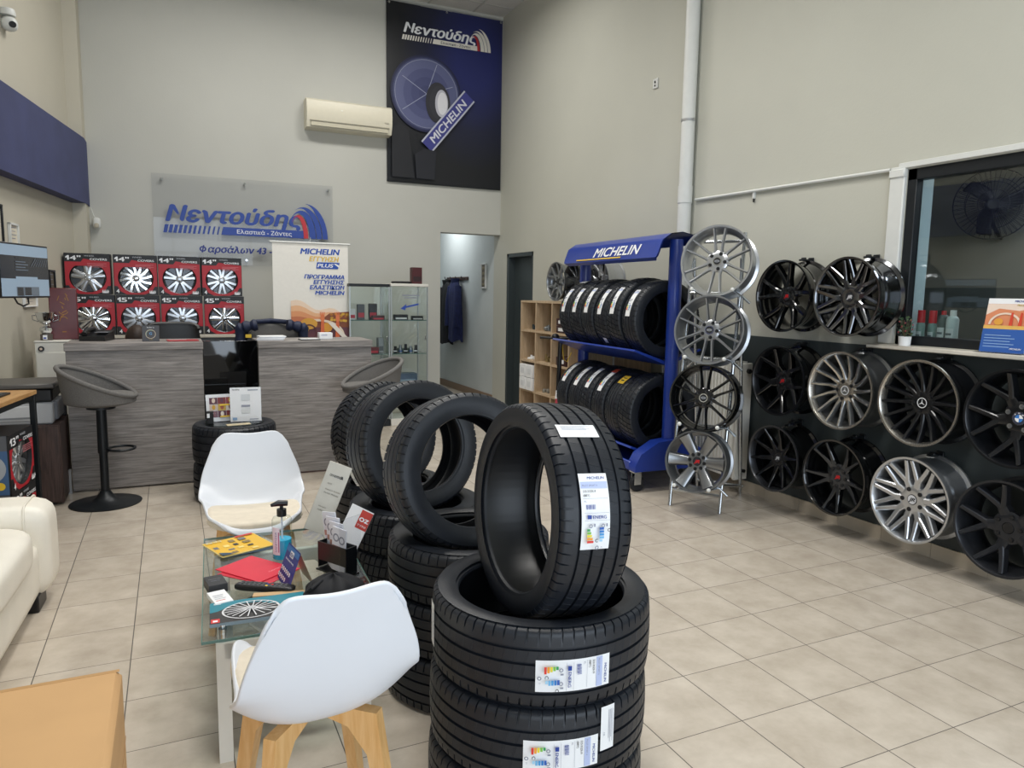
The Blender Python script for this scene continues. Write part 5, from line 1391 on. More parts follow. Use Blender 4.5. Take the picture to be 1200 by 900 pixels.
b = B(); b.pillow((-.88, -1.12, .45), (.2, 2.2, .7), M_LEATHER, 14, 8); b.build('backrest', t, 60)
for (x, y) in ((-.06, -.2), (-.78, -.2), (-.06, -2.05), (-.78, -2.05)):
    b = B(); b.box((x, y, .04), (.06, .16, .08), M_BPLASTIC, bev=.005); b.build('foot', t)

# big carton near the camera
t = thing('cardboard_box', 'large plain brown cardboard box standing in front of the sofa', 'box', (-.405, 1.48, 0))
b = B(); b.box((0, 0, .31), (.54, .70, .62), M_CARD, bev=.012); b.build('carton', t)
b = B(); b.box((.2705, 0, .45), (.001, .7, .003), ink('9a7448')); b.box((0, .34, .6203), (.53, .012, .0006), ink('b58d5c')); b.build('flap_seam', t)
c = Canvas(lambda x, y, l: (x, y, .6205+.0003*l)); c.ring(-.17, -.05, .26, .254, ink('b08858'), 40, -20, 70); c.build('ring_mark', t)

# ================================================================ side table, boxes, printer, cabinet
RZT = math.atan2(.155, 1)*-1
t = thing('side_table', 'wood topped high table on dark metal legs beside the printer', 'table', (-.79, 5.39, 0), -rad(8.8))
b = B(); b.box((-.3, -.62, .838), (.6, 1.24, .026), M_TABLEW, bev=.002); b.build('table_top', t)
for (x, y) in ((-.02, -.02), (-.58, -.02), (-.02, -1.22), (-.58, -1.22)):
    b = B(); b.box((x, y, .412), (.032, .032, .824), M_BMETAL, bev=.002); b.build('leg', t)
b = B()
for (x, y, dx, dy) in ((-.3, -.02, .56, .025), (-.3, -1.22, .56, .025), (-.02, -.62, .025, 1.2), (-.58, -.62, .025, 1.2)): b.box((x, y, .808), (dx, dy, .032), M_BMETAL)
b.build('table_frame', t)
t = thing('tray', 'flat black tray on the wood topped table', 'tray', (-.99, 5.12, .8515), -rad(8.8)); b = B(); b.box((0, 0, .006), (.16, .2, .012), M_BPLASTIC, bev=.003); b.build('body', t); b = B(); b.box((0, 0, .013), (.13, .17, .003), ink('33363a')); b.build('inset', t)

def cover_box(X, label, size, nsp, style, w=.39, h=.395, d=.19, group=None, black=None):
    """printed carton with a cut-out window showing a chrome wheel cover; front faces local -Y"""
    t = thing('wheel_cover_box', label, 'box', group=group, X=X)
    K = ink('17181b'); Rd = ink('b01e2c')
    wx, wy, wr, wt = 0, .165, .158, .275
    out = []; inn = []
    n = 64
    for i in range(n):
        a = 2*PI*i/n; ca, sa = math.cos(a), math.sin(a)
        x, z = wr*ca, wr*sa*.92
        z = min(z, wt-wy); x = x
        inn.append((x, wy+z))
        s = 1/max(abs(ca)/(w/2), (sa/(h-wy) if sa > 0 else -sa/wy))
        out.append((s*ca, wy+s*sa))
    for cx, cz in ((-w/2, 0), (w/2, 0), (-w/2, h), (w/2, h)):
        i = min(range(n), key=lambda q: (out[q][0]-cx)**2+(out[q][1]-cz)**2); out[i] = (cx, cz)
    b = B()
    vs = [(x, 0, z) for x, z in out]+[(x, 0, z) for x, z in inn]
    b.add(vs, [(i, (i+1) % n, n+(i+1) % n, n+i) for i in range(n)], Rd)
    vs = [(x, 0, z) for x, z in inn]+[(x, .03, z) for x, z in inn]
    b.add(vs, [(i, (i+1) % n, n+(i+1) % n, n+i) for i in range(n)], K)
    b.box((0, d/2+.02, h/2), (w, d-.04, h), K)
    for q, sz, c_ in (((-w/2+.002, .02, h/2), (.004, .04, h), K), ((w/2-.002, .02, h/2), (.004, .04, h), K), ((0, .02, h-.002), (w, .04, .004), K), ((0, .02, .002), (w, .04, .004), K)): b.box(q, sz, c_)
    b.build('carton', t)
    c = Canvas(plane_fn((-w/2, 0, 0), (1, 0, 0), (0, 0, 1), .0004))
    c.poly([(0, h), (0, h-.082), (w*.36, h-.082), (w*.42, h-.05), (w*.6, h-.062), (w, h-.076), (w, h)], K)
    c.poly([(0, 0), (w*.30, 0), (w*.14, .035), (w*.08, .085), (0, .085)], K); c.poly([(w, 0), (w*.66, 0), (w*.86, .035), (w*.93, .085), (w, .085)], K)
    c.poly([(.014, h-.035), (.032, h-.022), (.044, h-.022), (.044, h-.066), (.028, h-.066), (.028, h-.044), (.014, h-.049)], I_WHT); c.text(.05, h-.066, size[1:], .044, I_WHT, .09, .035); c.text(w*.44, h-.03, 'WHEEL', .014, ink('b9bcc2'), .085, .01, .2); c.text(w*.56, h-.064, 'COVERS', .02, I_WHT, .145, .03)
    for k in range(4): c.rect(w*.5, h-.098-.011*k, w*(.42-.07*(k % 2)), .0035, ink('d98088'))
    c.text(.02, .018, '4', .04, I_WHT, None, .02); 
    c.disc(w-.05, .02, .03, .006, I_WHT, 18); 
    for k in range(5): c.poly([(w-.078+.012*k, .026), (w-.066+.012*k, .026), (w-.074+.012*k, .05)], I_WHT)
    c.build('front_print', t)
    b = B(); m = M_SILVER if style % 2 else M_CHROME
    Xc = Matrix.Translation((wx, .034, wy)) @ Matrix.Rotation(PI/2, 4, 'X')
    b.lathe([(0, -.006), (.155, -.006), (.16, .002), (.15, .01), (.14, .004), (.135, -.004), (0, -.004)][::-1], M_GUN, 40, Xc)
    bb = B(); add_spokes(bb, .165, {0: [[(.15, 0, .03), (.88, 0, .05)]], 1: [[(.15, 8, .03), (.88, 12, .034)], [(.15, -8, .03), (.88, -12, .034)]], 2: [[(.15, 0, .03), (.5, 3, .03), (.88, 10, .036)]], 3: [[(.15, 6, .05), (.5, 9, .045), (.88, 12, .04)], [(.15, -6, .05), (.5, -9, .045), (.88, -12, .04)]]}[style], nsp, m, .012, .006, .016, 90)
    b.add([tuple(v) for v in bb.v], bb.f, m, Xc)
    b.lathe([(0, .02), (.018, .02), (.034, .014), (.036, .0)][::-1], m, 24, Xc)
    for k in range(5): b.lathe([(0, .021), (.007, .019), (.008, .008)][::-1], M_CHROME, 10, Xc @ T(.028*math.cos(k*2*PI/5), .028*math.sin(k*2*PI/5), 0))
    b.build('wheel_cover', t)
    return t
# shelf unit behind the desk
t = thing('credenza', 'low dark grey cabinet behind the desk carrying the wheel cover boxes', 'cabinet', (.40, 8.37, 0))
b = B(); b.box((0, 0, .5), (2.56, .36, 1.0), ink('5d6165'), bev=.004); b.build('carcass', t)
b = B(); b.box((0, -.005, 1.015), (2.58, .39, .03), ink('cfcabd'), bev=.003); b.build('top_board', t)
for i in range(4):
    b = B(); b.box((-.955+.637*i, -.185, .5), (.62, .012, .94), ink('666a6e'), bev=.003); o = b.build('door', t)
    h_ = B(); h_.box((-.955+.637*i+.28, -.2, .6), (.012, .02, .12), M_ALU, bev=.003); h_.build('handle', o)
PB = ['next to the blue beam', 'second from the blue beam', 'third from the blue beam', 'beside the roll-up banner']
for k, (x, s, n) in enumerate(((-.725, 3, 5), (-.31, 2, 12), (.088, 1, 5), (.492, 1, 6))):
    cover_box(T(x, 8.24, 1.429, rz=rad(-1+k)), '14 inch red wheel cover box, upper row, '+PB[k], '14"', n, s, group='wheel cover boxes in the upper row')
for k, (x, s, n) in enumerate(((-.70, 0, 11), (-.30, 1, 6), (.10, 1, 6), (.505, 0, 8))):
    cover_box(T(x, 8.235, 1.0305, rz=rad(1-k)), '15 inch red wheel cover box, lower row, '+PB[k], '15"', n, s, group='wheel cover boxes in the lower row')
# 13 inch boxes beneath the side table
BZ = -rad(90-9.5)+PI
for k, (z, lab) in enumerate(((0, 'lower 13 inch wheel cover box under the wood topped table'), (.337, 'upper 13 inch wheel cover box under the wood topped table'))):
    p = Vector((-.818, 4.955, z))
    tt = cover_box(Matrix.Translation(p) @ Matrix.Rotation(rad(90-9), 4, 'Z'), lab, '13"', 6, 1, w=.37, h=.335, d=.2)
    c = Canvas(plane_fn((-.1855, .20, 0), (0, -1, 0), (0, 0, 1), .0005)); c.rect(.01, .0, .18, .335, ink('44648c')); c.rect(.01, .25, .18, .085, ink('5b5d62')); c.disc(.1, .15, .08, .08, ink('a8adb2')); c.disc(.1, .15, .03, .03, ink('5d6267')); c.disc(.15, .05, .022, .022, I_YEL); c.build('side_print', tt)

t = thing('printer_cabinet', 'dark brown wood grain cabinet carrying the printer', 'cabinet', (-.985, 5.98, 0))
b = B(); b.box((0, 0, .29), (.53, .46, .55), M_WENGE, bev=.004); b.build('carcass', t)
b = B(); b.box((-.13, -.234, .29), (.255, .014, .53), M_WENGE, bev=.003); b.box((.13, -.234, .29), (.255, .014, .53), M_WENGE, bev=.003); b.build('door', t)
b = B(); 
for x in (-.2, .2):
    for y in (-.18, .18): b.cyl((x, y, 0), (x, y, .018), .02, M_BPLASTIC, 12)
b.build('foot', t)
t = thing('printer', 'pale grey multifunction printer with dark scanner lid on the brown cabinet', 'printer', (-.99, 5.97, .5655))
b = B(); b.box((0, 0, .075), (.46, .40, .15), ink('b9bcc0'), bev=.012); b.box((.238, .02, .085), (.03, .3, .13), ink('6d7076'), bev=.006); b.build('body', t)
b = B(); b.box((-.03, -.202, .08), (.34, .012, .1), ink('d3d6da'), bev=.004); b.box((-.03, -.209, .05), (.3, .004, .012), ink('8a8e94')); b.build('paper_tray', t)
b = B(); b.box((0, .0, .2), (.47, .41, .09), M_BPLASTIC, bev=.012); b.build('scanner', t)
b = B(); b.box((0, .0, .263), (.5, .43, .034), ink('55524f'), bev=.008); b.build('scanner_lid', t)
t = thing('small_box', 'small black box on the brown cabinet behind the printer', 'box', (-.76, 6.17, .5655)); b = B(); b.box((0, 0, .04), (.07, .05, .08), M_BPLASTIC, bev=.004); b.build('body', t); b = B(); b.box((0, -.026, .05), (.04, .002, .02), I_GREY); b.build('print', t)

# white metal cabinet, trophy, red presentation box
t = thing('metal_cabinet', 'white metal cabinet with a small lock under the trophy', 'cabinet', (-.885, 7.12, 0))
b = B(); b.box((0, 0, .525), (.24, .44, 1.05), M_WMETAL, bev=.006); b.box((0, 0, 1.057), (.25, .45, .014), M_WMETAL, bev=.004); b.build('carcass', t)
b = B(); b.box((0, -.224, .5), (.225, .01, .94), M_WMETAL, bev=.003); b.build('door', t)
b = B(); b.cyl((-.075, -.228, 1.0), (-.075, -.24, 1.0), .022, M_BPLASTIC, 16); b.cyl((-.075, -.24, 1.0), (-.075, -.246, 1.0), .01, M_CHROME, 12); b.build('lock', t)
t = thing('trophy', 'small silver trophy cup on the white metal cabinet', 'trophy', (-.93, 6.98, 1.0645))
b = B(); b.lathe([(0, 0), (.045, 0), (.045, .045), (.038, .05), (0, .05)], mat('trophy_base', '6b6560', .3, .4), 24); b.build('base', t)
b = B(); b.lathe([(0, .05), (.03, .05), (.035, .06), (.05, .08), (.045, .1), (.018, .115), (.016, .125), (.04, .14), (.062, .17), (.072, .215), (.076, .225), (.07, .225), (.06, .185), (0, .15)], M_CHROME, 32); b.build('cup', t)
for s in (-1, 1):
    b = B(); b.tube([(s*.066, 0, .2), (s*.092, 0, .2), (s*.09, 0, .165), (s*.05, 0, .15)], .005, M_CHROME, 8); b.build('handle', t)
c = Canvas(plane_fn((-.02, -.0455, .008), (1, 0, 0), (0, 0, 1), .0004)); c.rect(0, 0, .03, .035, I_WHT); c.rect(.004, .004, .02, .014, ink('3a4a9a')); c.build('plaque', t)
t = thing('presentation_box', 'tall burgundy presentation box with gold emblem on the white cabinet', 'box', (-.815, 7.11, 1.0645), rad(4))
b = B(); b.box((0, 0, .212), (.2, .12, .424), mat('burgundy', '5e1a1c', .35, noise=.08), bev=.005); b.build('body', t)
c = Canvas(plane_fn((-.1, -.0605, 0), (1, 0, 0), (0, 0, 1), .0004)); G = mat('gold_print', '8a5a22', .35, .6)
for k in range(7): a = -.9+.3*k; c.line((.1+.035*a, .15+.035*k), (.1-.025*math.cos(k*1.7), .17+.035*k), .006, G)
c.ring(.1, .24, .035, .03, G, 20, 200, 340); c.ring(.1, .16, .03, .025, G, 20, 20, 160); c.line((.06, .32), (.075, .36), .005, G); c.line((.14, .32), (.125, .36), .005, G); c.rect(.085, .06, .03, .008, G); c.build('emblem', t)

# monitor on a wall arm
t = thing('monitor', 'flat monitor on a wall arm showing a dark web page', 'TV', (-.88, 5.885, 1.6), math.atan2(.19, .57)*-1+PI/2)
b = B(); b.box((0, .02, 0), (.61, .035, .36), M_BPLASTIC, bev=.004); b.box((0, .05, 0), (.35, .04, .22), M_BPLASTIC, bev=.006); b.build('housing', t)
c = Canvas(plane_fn((-.295, .0012, -.168), (1, 0, 0), (0, 0, 1), .0004)); w_, h_ = .59, .336
S1 = screen_mat('screen_blue', '8ea3b8', .16); S2 = screen_mat('screen_dark', '23272e', .1); S3 = screen_mat('screen_mid', '5f6b78', .12)
c.rect(0, 0, w_, h_, S1); c.rect(0, .115, w_, .15, S2); c.rect(.17, .095, .27, .035, S1); c.rect(.17, .002, .28, .06, S3); c.rect(.18, .004, .07, .054, S2); c.rect(.27, .004, .08, .054, S2); c.rect(.17, .245, .08, .012, S2)
for k in range(4): c.rect(.17, .17+.018*k, .15-.03*(k % 2), .006, S3)
for k in range(7): c.ring(.62, .1, .3+.012*k, .297+.012*k, S3, 16, 110, 145) if False else c.line((.36+.03*k, .2), (.42+.025*k, .255), .004, S3)
c.rect(.25, .0005, .1, .004, S1)
o = c.build('screen', t); o['label'] = 'lit screen with pale and dark bands'
b = B(); b.tube([(0, .07, 0), (-.05, .2, 0), (.12, .34, 0), (.1, .46, 0)], .016, M_BMETAL, 8); b.box((.1, .47, 0), (.1, .02, .16), M_BMETAL); b.build('wall_arm', t)
b = B(); b.tube([(-.1, .03, -.18), (-.07, .03, -.215), (0, .03, -.235), (.07, .03, -.22), (.1, .05, -.16)], .006, M_BPLASTIC, 6); b.build('cable', t)
# frames and papers on the left wall
WN = Vector((.987, -.158, 0)); WU = Vector((.158, .987, 0))
def wall_frame(name, label, cat, y, z, w, h, fm, pm, lines=4, fr=.018):
    t = thing(name, label, cat, X=frame((lx(y)+.001, y, z), WN, WU))
    b = B()
    for (a, c_, dx, dy) in ((0, h/2-fr/2, w, fr), (0, -h/2+fr/2, w, fr), (-w/2+fr/2, 0, fr, h), (w/2-fr/2, 0, fr, h)): b.box((a, c_, .011), (dx, dy, .022), fm, bev=.002)
    b.build('frame', t)
    b = B(); b.box((0, 0, .005), (w-fr, h-fr, .006), pm); b.build('sheet', t)
    c = Canvas(lambda x, y_, l: (x, y_, .0082+.0004*l))
    for k in range(lines): c.rect(-w*.3, h*.3-h*.62*k/lines, w*(.6-.1*(k % 2)), h*.03, I_GREY)
    c.build('print', t)
wall_frame('framed_certificate', 'dark framed certificate above the monitor, cut by the picture edge', 'certificate', 6.75, 1.96, .22, .32, M_BMETAL, ink('cfc9b8'))
wall_frame('framed_certificate', 'narrow white framed certificate above the monitor', 'certificate', 7.08, 1.905, .19, .185, M_TRIM, ink('ddd6c4'))
wall_frame('framed_picture', 'small dark framed picture between the monitor and the red boxes', 'picture', 7.93, 1.54, .16, .22, M_BMETAL, ink('6a5e50'), 3)
wall_frame('paper_notice', 'pale paper notice on the wall below the monitor', 'notice', 7.35, 1.37, .3, .09, M_PAPER, ink('dcd6c8'), 2, .008)
# ================================================================ signs and banners
t = thing('acrylic_sign', 'clear acrylic sign with blue lettering and tyre arcs on the back wall', 'sign', (-.145, 8.985, 1.775))
SW, SH = 1.94, .965
b = B(); b.box((SW/2, 0, SH/2), (SW, .006, SH), M_ACRYL, bev=.002); b.build('panel', t)
for x, z in ((.1, SH-.06), (SW/2-.02, SH-.05), (SW-.05, SH-.05), (.1, .06), (SW/2-.02, .06), (SW-.05, .06)):
    b = B(); b.cyl((x, .034, z), (x, -.012, z), .012, M_CHROME, 14); b.build('standoff', t)
SB = ink('2b4aa0'); c = Canvas(plane_fn((0, -.0035, 0), (1, 0, 0), (0, 0, 1), .0008))
logo(c, .095, .335, 1.77, SB, SB, I_WHT, ink('c4323e'))
AD = ink('27388a'); c.ring(.49, .170, .036, .02, AD, 28, 0, 360, .85); c.poly([(.475, .130), (.489, .130), (.507, .212), (.493, .212)], AD); c.text(.545, .135, 'αρσάλων 43 - Λάρισα', .075, AD, 1.1, .035, .2)
o = c.build('lettering', t); o['label'] = 'blue lettering and tyre arcs'

# dark banner under the ceiling (the figure on it is left out)
t = thing('wall_banner', 'tall dark blue banner hanging high on the back wall beside the corner', 'banner', (2.465, YB-.012, 2.86))
BW, BH = 1.525, 2.11
def banner_mat():
    m = bpy.data.materials.new('banner_print'); m.use_nodes = True; nt = m.node_tree; bs = nt.nodes['Principled BSDF']; bs.inputs['Roughness'].default_value = .42
    tc = nt.nodes.new('ShaderNodeTexCoord'); mp = nt.nodes.new('ShaderNodeMapping'); nt.links.new(tc.outputs['Object'], mp.inputs[0])
    mp.inputs['Location'].default_value = (-1.15, 0, -1.15); mp.inputs['Scale'].default_value = (1.0, 1, .72)
    gr = nt.nodes.new('ShaderNodeTexGradient'); gr.gradient_type = 'SPHERICAL'; nt.links.new(mp.outputs[0], gr.inputs[0])
    r = nt.nodes.new('ShaderNodeValToRGB'); r.color_ramp.elements[0].color = (*lin('14161c'), 1); r.color_ramp.elements[1].color = (*lin('232a66'), 1); r.color_ramp.elements[1].position = .75
    e = r.color_ramp.elements.new(.35); e.color = (*lin('191d38'), 1)
    nt.links.new(gr.outputs[0], r.inputs[0]); nt.links.new(r.outputs[0], bs.inputs['Base Color'])
    return m
M_BAN = banner_mat()
def wav(x, z): return -.012-.0012*math.sin(x*4.2+z*.9)-.001*math.sin(z*3.1+x)
b = B(); b.grid(lambda u, v: (u*BW, wav(u*BW, v*BH), v*BH), 24, 24, M_BAN); b.grid(lambda u, v: ((1-u)*BW, wav((1-u)*BW, v*BH)+.003, v*BH), 24, 24, M_BAN); b.build('cloth', t, 60)
c = Canvas(lambda x, y, l: (x, wav(x, y)-.0015-.0009*l, y))
logo(c, .19, 1.69, 1.16, I_WHT, ink('e6e2da'), I_BLK, ink('b3343a'))
# glowing disc and a tyre print
def soft_disc(cx, cy, r, cols, sy=1.0):
    for k, col in enumerate(cols): rr = r*(1-k/len(cols)); c.disc(cx, cy, rr, rr*sy, ink(col), 36)
GX, GY = .50, 1.08
for k, (w0, col) in enumerate(((.46, '1d2142'), (.44, '2a2f55'), (.425, '444a70'), (.41, '8186a0'))): c.ring(GX, GY, w0, .40, ink(col), 40, 0, 360, 1.0)
soft_disc(GX, GY, .40, ['5a5f85', '4d527a', '454a72', '3f446b'])
for a, L in ((70, .39), (150, .36), (215, .38), (300, .37), (20, .36)): c.line((GX, GY), (GX+L*math.cos(rad(a)), GY+L*math.sin(rad(a))), .008, ink('9a9fb8'))
for k in range(10): c.disc(GX+.14+.003*k, GY-.09, .155-.002*k, .245-.004*k, ink(('2b2b33', '35353d')[k % 2]), 32)
c.disc(GX+.19, GY-.095, .085, .165, ink('b9b9c4'), 32); c.disc(GX+.2, GY-.095, .065, .135, ink('dcdce2'), 32)
# diagonal sash with the maker's name
ca, sa = math.cos(rad(50)), math.sin(rad(50))
def sash(u0, u1, h0, h1): return [(.56+u*ca-h*sa, .52+u*sa+h*ca) for u, h in ((u0, h0), (u1, h0), (u1, h1), (u0, h1))]
c.poly(sash(-.1, .78, -.095, .095), ink('3c3f86')); c.poly(sash(-.1, .78, -.095, -.075), ink('b9bccb')); c.poly(sash(-.1, .78, .075, .095), ink('b9bccb'))
c.text(.56+.0*ca+.045*sa, .52-.045*ca, 'MICHELIN', .095, ink('d3d5df'), .68, .03, .1, 'l', rad(50))
# soft grey cloth folds where the lower print is dark
c.poly([(.05, .05), (.05, .62), (.14, .70), (.26, .62), (.30, .30), (.34, .05)], ink('1b1c22')); c.poly([(.36, .05), (.34, .34), (.46, .42), (.62, .40), (.60, .05)], ink('1d1f28'))
o = c.build('print', t); o['label'] = 'white logo, glowing disc and tyre print'
b = B(); b.box((BW/2, -.004, BH+.005), (BW+.02, .016, .022), M_ALU, bev=.003); b.box((BW/2, -.008, .0), (BW, .014, .016), M_BMETAL, bev=.003); b.build('rail', t)
for x in (.03, BW/2, BW-.03):
    b = B(); b.lathe([(.006, 0), (.014, 0), (.014, .003), (.006, .003)], M_CHROME, 12, T(x, -.026, BH-.025, rx=PI/2), closed=True); b.build('eyelet', t)

# roll-up banner
t = thing('rollup_banner', 'white roll-up banner with blue lettering and sunset picture behind the desk', 'banner', (.965, 8.0, 0))
RW = .794
b = B(); b.box((RW/2, .0, .05), (RW-.04, .18, .09), M_ALU, bev=.015); b.build('base', t)
b = B(); b.box((RW/2, 0, 1.045), (RW-.01, .002, 1.91), ink('efece4')); b.build('sheet', t)
b = B(); b.cyl((-.02, 0, 2.0), (RW+.02, 0, 2.0), .011, M_TRIM, 12); b.cyl((RW/2, .02, .08), (RW/2, .02, 2.06), .008, M_ALU, 10); b.build('pole', t)
c = Canvas(plane_fn((0, -.0015, 0), (1, 0, 0), (0, 0, 1), .0006)); RB = ink('1f4fb0')
c.text(.29, 1.885, 'MICHELIN', .06, RB, .41, .045, .2); c.text(.38, 1.812, 'ΕΓΓΥΗΣΗ', .05, ink('e6c24a'), .31, .035, .2)
c.poly([(.45, 1.735), (.68, 1.735), (.70, 1.802), (.46, 1.802)], RB); c.text(.465, 1.75, 'PLUS', .038, I_WHT, .165, .035, .2); c.poly([(.635, 1.79), (.69, 1.75), (.69, 1.775), (.66, 1.79)], I_WHT)
for k, (s_, w_) in enumerate((('ΠΡΟΓΡΑΜΜΑ', .42), ('ΕΓΓΥΗΣΗΣ', .325), ('ΕΛΑΣΤΙΚΩΝ', .365), ('MICHELIN', .31))): c.text(.745-w_, 1.628-.056*k, s_, .042, RB, w_, .045, .2)
# sunset over an open car: hills, windscreen frame, seats, raised arms
c0 = c; c = Canvas(lambda x, y, l: plane_fn((0, -.0015-.0006*c0.lay, 0), (1, 0, 0), (0, 0, 1), .0006)(x, y+.16, l)); c.poly([(.03, -.06), (RW-.003, -.06), (RW-.003, 1.0), (.03, 1.0)], ink('6b3a44'))
def strip(top, bot, cols):
    n = len(cols)
    for k, col in enumerate(cols):
        f0, f1 = k/n, (k+1)/n
        c.band([(x, y1+(y0-y1)*f1) for (x, y0), (x2, y1) in zip(bot, top)], [(x, y1+(y0-y1)*f0) for (x, y0), (x2, y1) in zip(bot, top)], ink(col))
xs = [.18+i*(RW-.19)/12 for i in range(13)]
strip([(x, 1.23+.03*math.sin(i*.9)-.012*i) for i, x in enumerate(xs)], [(x, .95) for x in xs], ['f3d9c0', 'edb98c', 'e39a68', 'c9774f', 'a75a45'])
c.poly([(.45, 1.0), (.58, 1.1), (RW-.004, 1.12), (RW-.004, .95), (.45, .95)], ink('8a4a2c'))
rnd = random.Random(5)
for k in range(16): c.disc(.6+rnd.uniform(0, .17), 1.06+rnd.uniform(-.05, .04), .018, .014, ink(('c9952c', 'b3701f', 'dcae3c')[k % 3]), 9)
c.ring(.45, .86, .29, .25, ink('e9d6c0'), 30, 5, 175, .62); c.ring(.45, .86, .245, .235, ink('8a3d2c'), 30, 5, 175, .62)
c.disc(.36, .99, .09, .06, ink('d9a03a'), 18); c.disc(.31, .93, .05, .05, ink('e2b23c'), 16); c.disc(.55, .95, .06, .05, ink('dd9a30'), 16)
c.ring(.36, .9, .085, .07, ink('5a2a28'), 24); c.poly([(.16, .95), (.3, 1.0), (.3, .93), (.16, .9)], ink('b0523c'))
for x in (.50, .66):
    c.poly([(x-.025, .8), (x+.025, .8), (x+.02, 1.02), (x-.012, 1.02)], ink('d9683a')); c.disc(x+.004, 1.05, .022, .04, ink('e57f4c'), 14)
    for k in range(4): c.line((x-.012+.01*k, 1.07), (x-.022+.016*k, 1.115), .008, ink('e57f4c'))
c.poly([(.56, 1.0), (.62, 1.0), (RW-.004, .82), (RW-.004, .76)], ink('efe6da'))
o = c0.build('lettering', t); o['label'] = 'blue and yellow lettering'; o = c.build('picture', t); o['label'] = 'sunset drive picture'

# ================================================================ glass display cabinets
SHZ = [.09, .46, .815, 1.19]
def vitrine(x0, w, label, topm, tz):
    t = thing('display_cabinet', label, 'cabinet', (x0, 7.9, 0))
    d = .37
    b = B(); b.box((w/2, d/2, .04), (w, d, .08), topm, bev=.003); b.build('base', t)
    b = B(); b.box((w/2, d/2, tz-.015), (w, d, .03), topm, bev=.003); b.build('top', t)
    for (a, c_, dx, dy, nm) in ((w/2, .003, w-.01, .005, 'glass_door'), (w/2, d-.003, w-.01, .005, 'glass_pane'), (.003, d/2, .005, d-.01, 'glass_pane'), (w-.003, d/2, .005, d-.01, 'glass_pane')):
        b = B(); b.box((a, c_, (tz+.05)/2), (dx, dy, tz-.115), M_GLASS); b.build(nm, t)
    for (a, c_) in ((.008, .008), (w-.008, .008), (.008, d-.008), (w-.008, d-.008)):
        b = B(); b.box((a, c_, (tz+.05)/2), (.012, .012, tz-.11), M_ALU); b.build('corner_post', t)
    for z in SHZ[1:]:
        b = B(); b.box((w/2, d/2, z-.003), (w-.03, d-.03, .006), M_GLASSG); b.box((w/2, .018, z-.003), (w-.03, .004, .008), eg); b.build('glass_shelf', t)
    b = B(); b.box((w-.035, -.004, tz*.62), (.012, .012, .05), M_CHROME, bev=.003); b.build('door_knob', t)
    return t
vitrine(1.742, .45, 'glass display cabinet with dark top beside the roll-up banner', M_BMETAL, 1.585)
V2 = vitrine(2.2, .435, 'glass display cabinet with white top near the corridor opening', M_WMETAL, 1.595)
c = Canvas(plane_fn((0, -.0005, 0), (1, 0, 0), (0, 0, 1), .0006)); A = ink('2347a8'); c.line((.32, 1.37), (.17, 1.335), .018, A); c.poly([(.11, 1.318), (.18, 1.37), (.165, 1.30)], A); c.rect(.13, 1.46, .2, .012, I_GREY); c.rect(.15, 1.435, .15, .01, I_GREY); o = c.build('door_sticker', V2); o['label'] = 'blue arrow sticker'
def vit_box(name, label, cat, x, y, z, dx, dy, dz, col, acc='c23040'):
    t = thing(name, label, cat, (x, y, z+.0005))
    b = B(); b.box((0, 0, dz/2), (dx, dy, dz), ink(col), bev=.003); b.build('carton', t)
    b = B(); b.box((0, -dy/2-.001, dz*.3), (dx*.8, .002, dz*.3), ink(acc)); b.build('print', t)
    return t
vit_box('bulb_box', 'upright black and red package on the top shelf of the dark topped cabinet', 'box', 2.03, 8.03, 1.19, .09, .05, .18, '202126')
vit_box('bulb_box', 'upright grey package on the top shelf of the dark topped cabinet', 'box', 1.90, 8.05, 1.19, .08, .05, .17, '5a5b60')
vit_box('bulb_box', 'white package on the top shelf of the dark topped cabinet by the banner', 'box', 1.80, 8.04, 1.19, .07, .05, .12, 'd9dadc')
vit_box('tin', 'low red and black tin on the top shelf of the dark topped cabinet', 'box', 2.07, 7.96, 1.19, .14, .06, .05, '45181c')
vit_box('bulb_box', 'red and grey box on the middle shelf of the dark topped cabinet', 'box', 2.02, 8.02, .815, .13, .1, .07, '6a2026')
vit_box('bulb_box', 'black tool box on the middle shelf of the dark topped cabinet', 'box', 1.87, 8.06, .815, .13, .12, .13, '2b2d31', '5a5d62')
vit_box('bulb_box', 'silver box on the middle shelf of the dark topped cabinet by the white one', 'box', 2.13, 8.1, .815, .06, .1, .17, '9aa0a5', '60656a')
for k, (x, lab) in enumerate(((1.95, 'clear bottle on the lower shelf of the dark topped cabinet, by the stool'), (2.05, 'second clear bottle on the lower shelf of the dark topped cabinet'), (2.13, 'third clear bottle on the lower shelf of the dark topped cabinet'))):
    t = thing('bottle', lab, 'bottle', (x, 8.02, .4605)); b = B(); b.lathe([(0, 0), (.03, 0), (.03, .13), (.013, .165), (.013, .19), (0, .19)], mat('pale_bottle', 'd8dcd6', .3), 18); b.build('body', t); b = B(); b.cyl((0, 0, .19), (0, 0, .205), .015, M_ALU, 14); b.build('cap', t)
vit_box('bulb_box', 'long black and white package, top shelf of the white topped cabinet', 'box', 2.34, 8.0, 1.19, .16, .06, .06, '2a2b2f', 'e6e6e6')
vit_box('bulb_box', 'flat black and white package, top shelf of the white topped cabinet, by the corridor', 'box', 2.53, 7.99, 1.19, .13, .06, .045, '1d1e22', 'c9c9c9')
vit_box('folded_cloth', 'green folded cloth on the middle shelf of the white topped cabinet', 'cloth', 2.41, 8.06, .90, .16, .1, .05, '4b5f50', '41544a').location.z = .8155
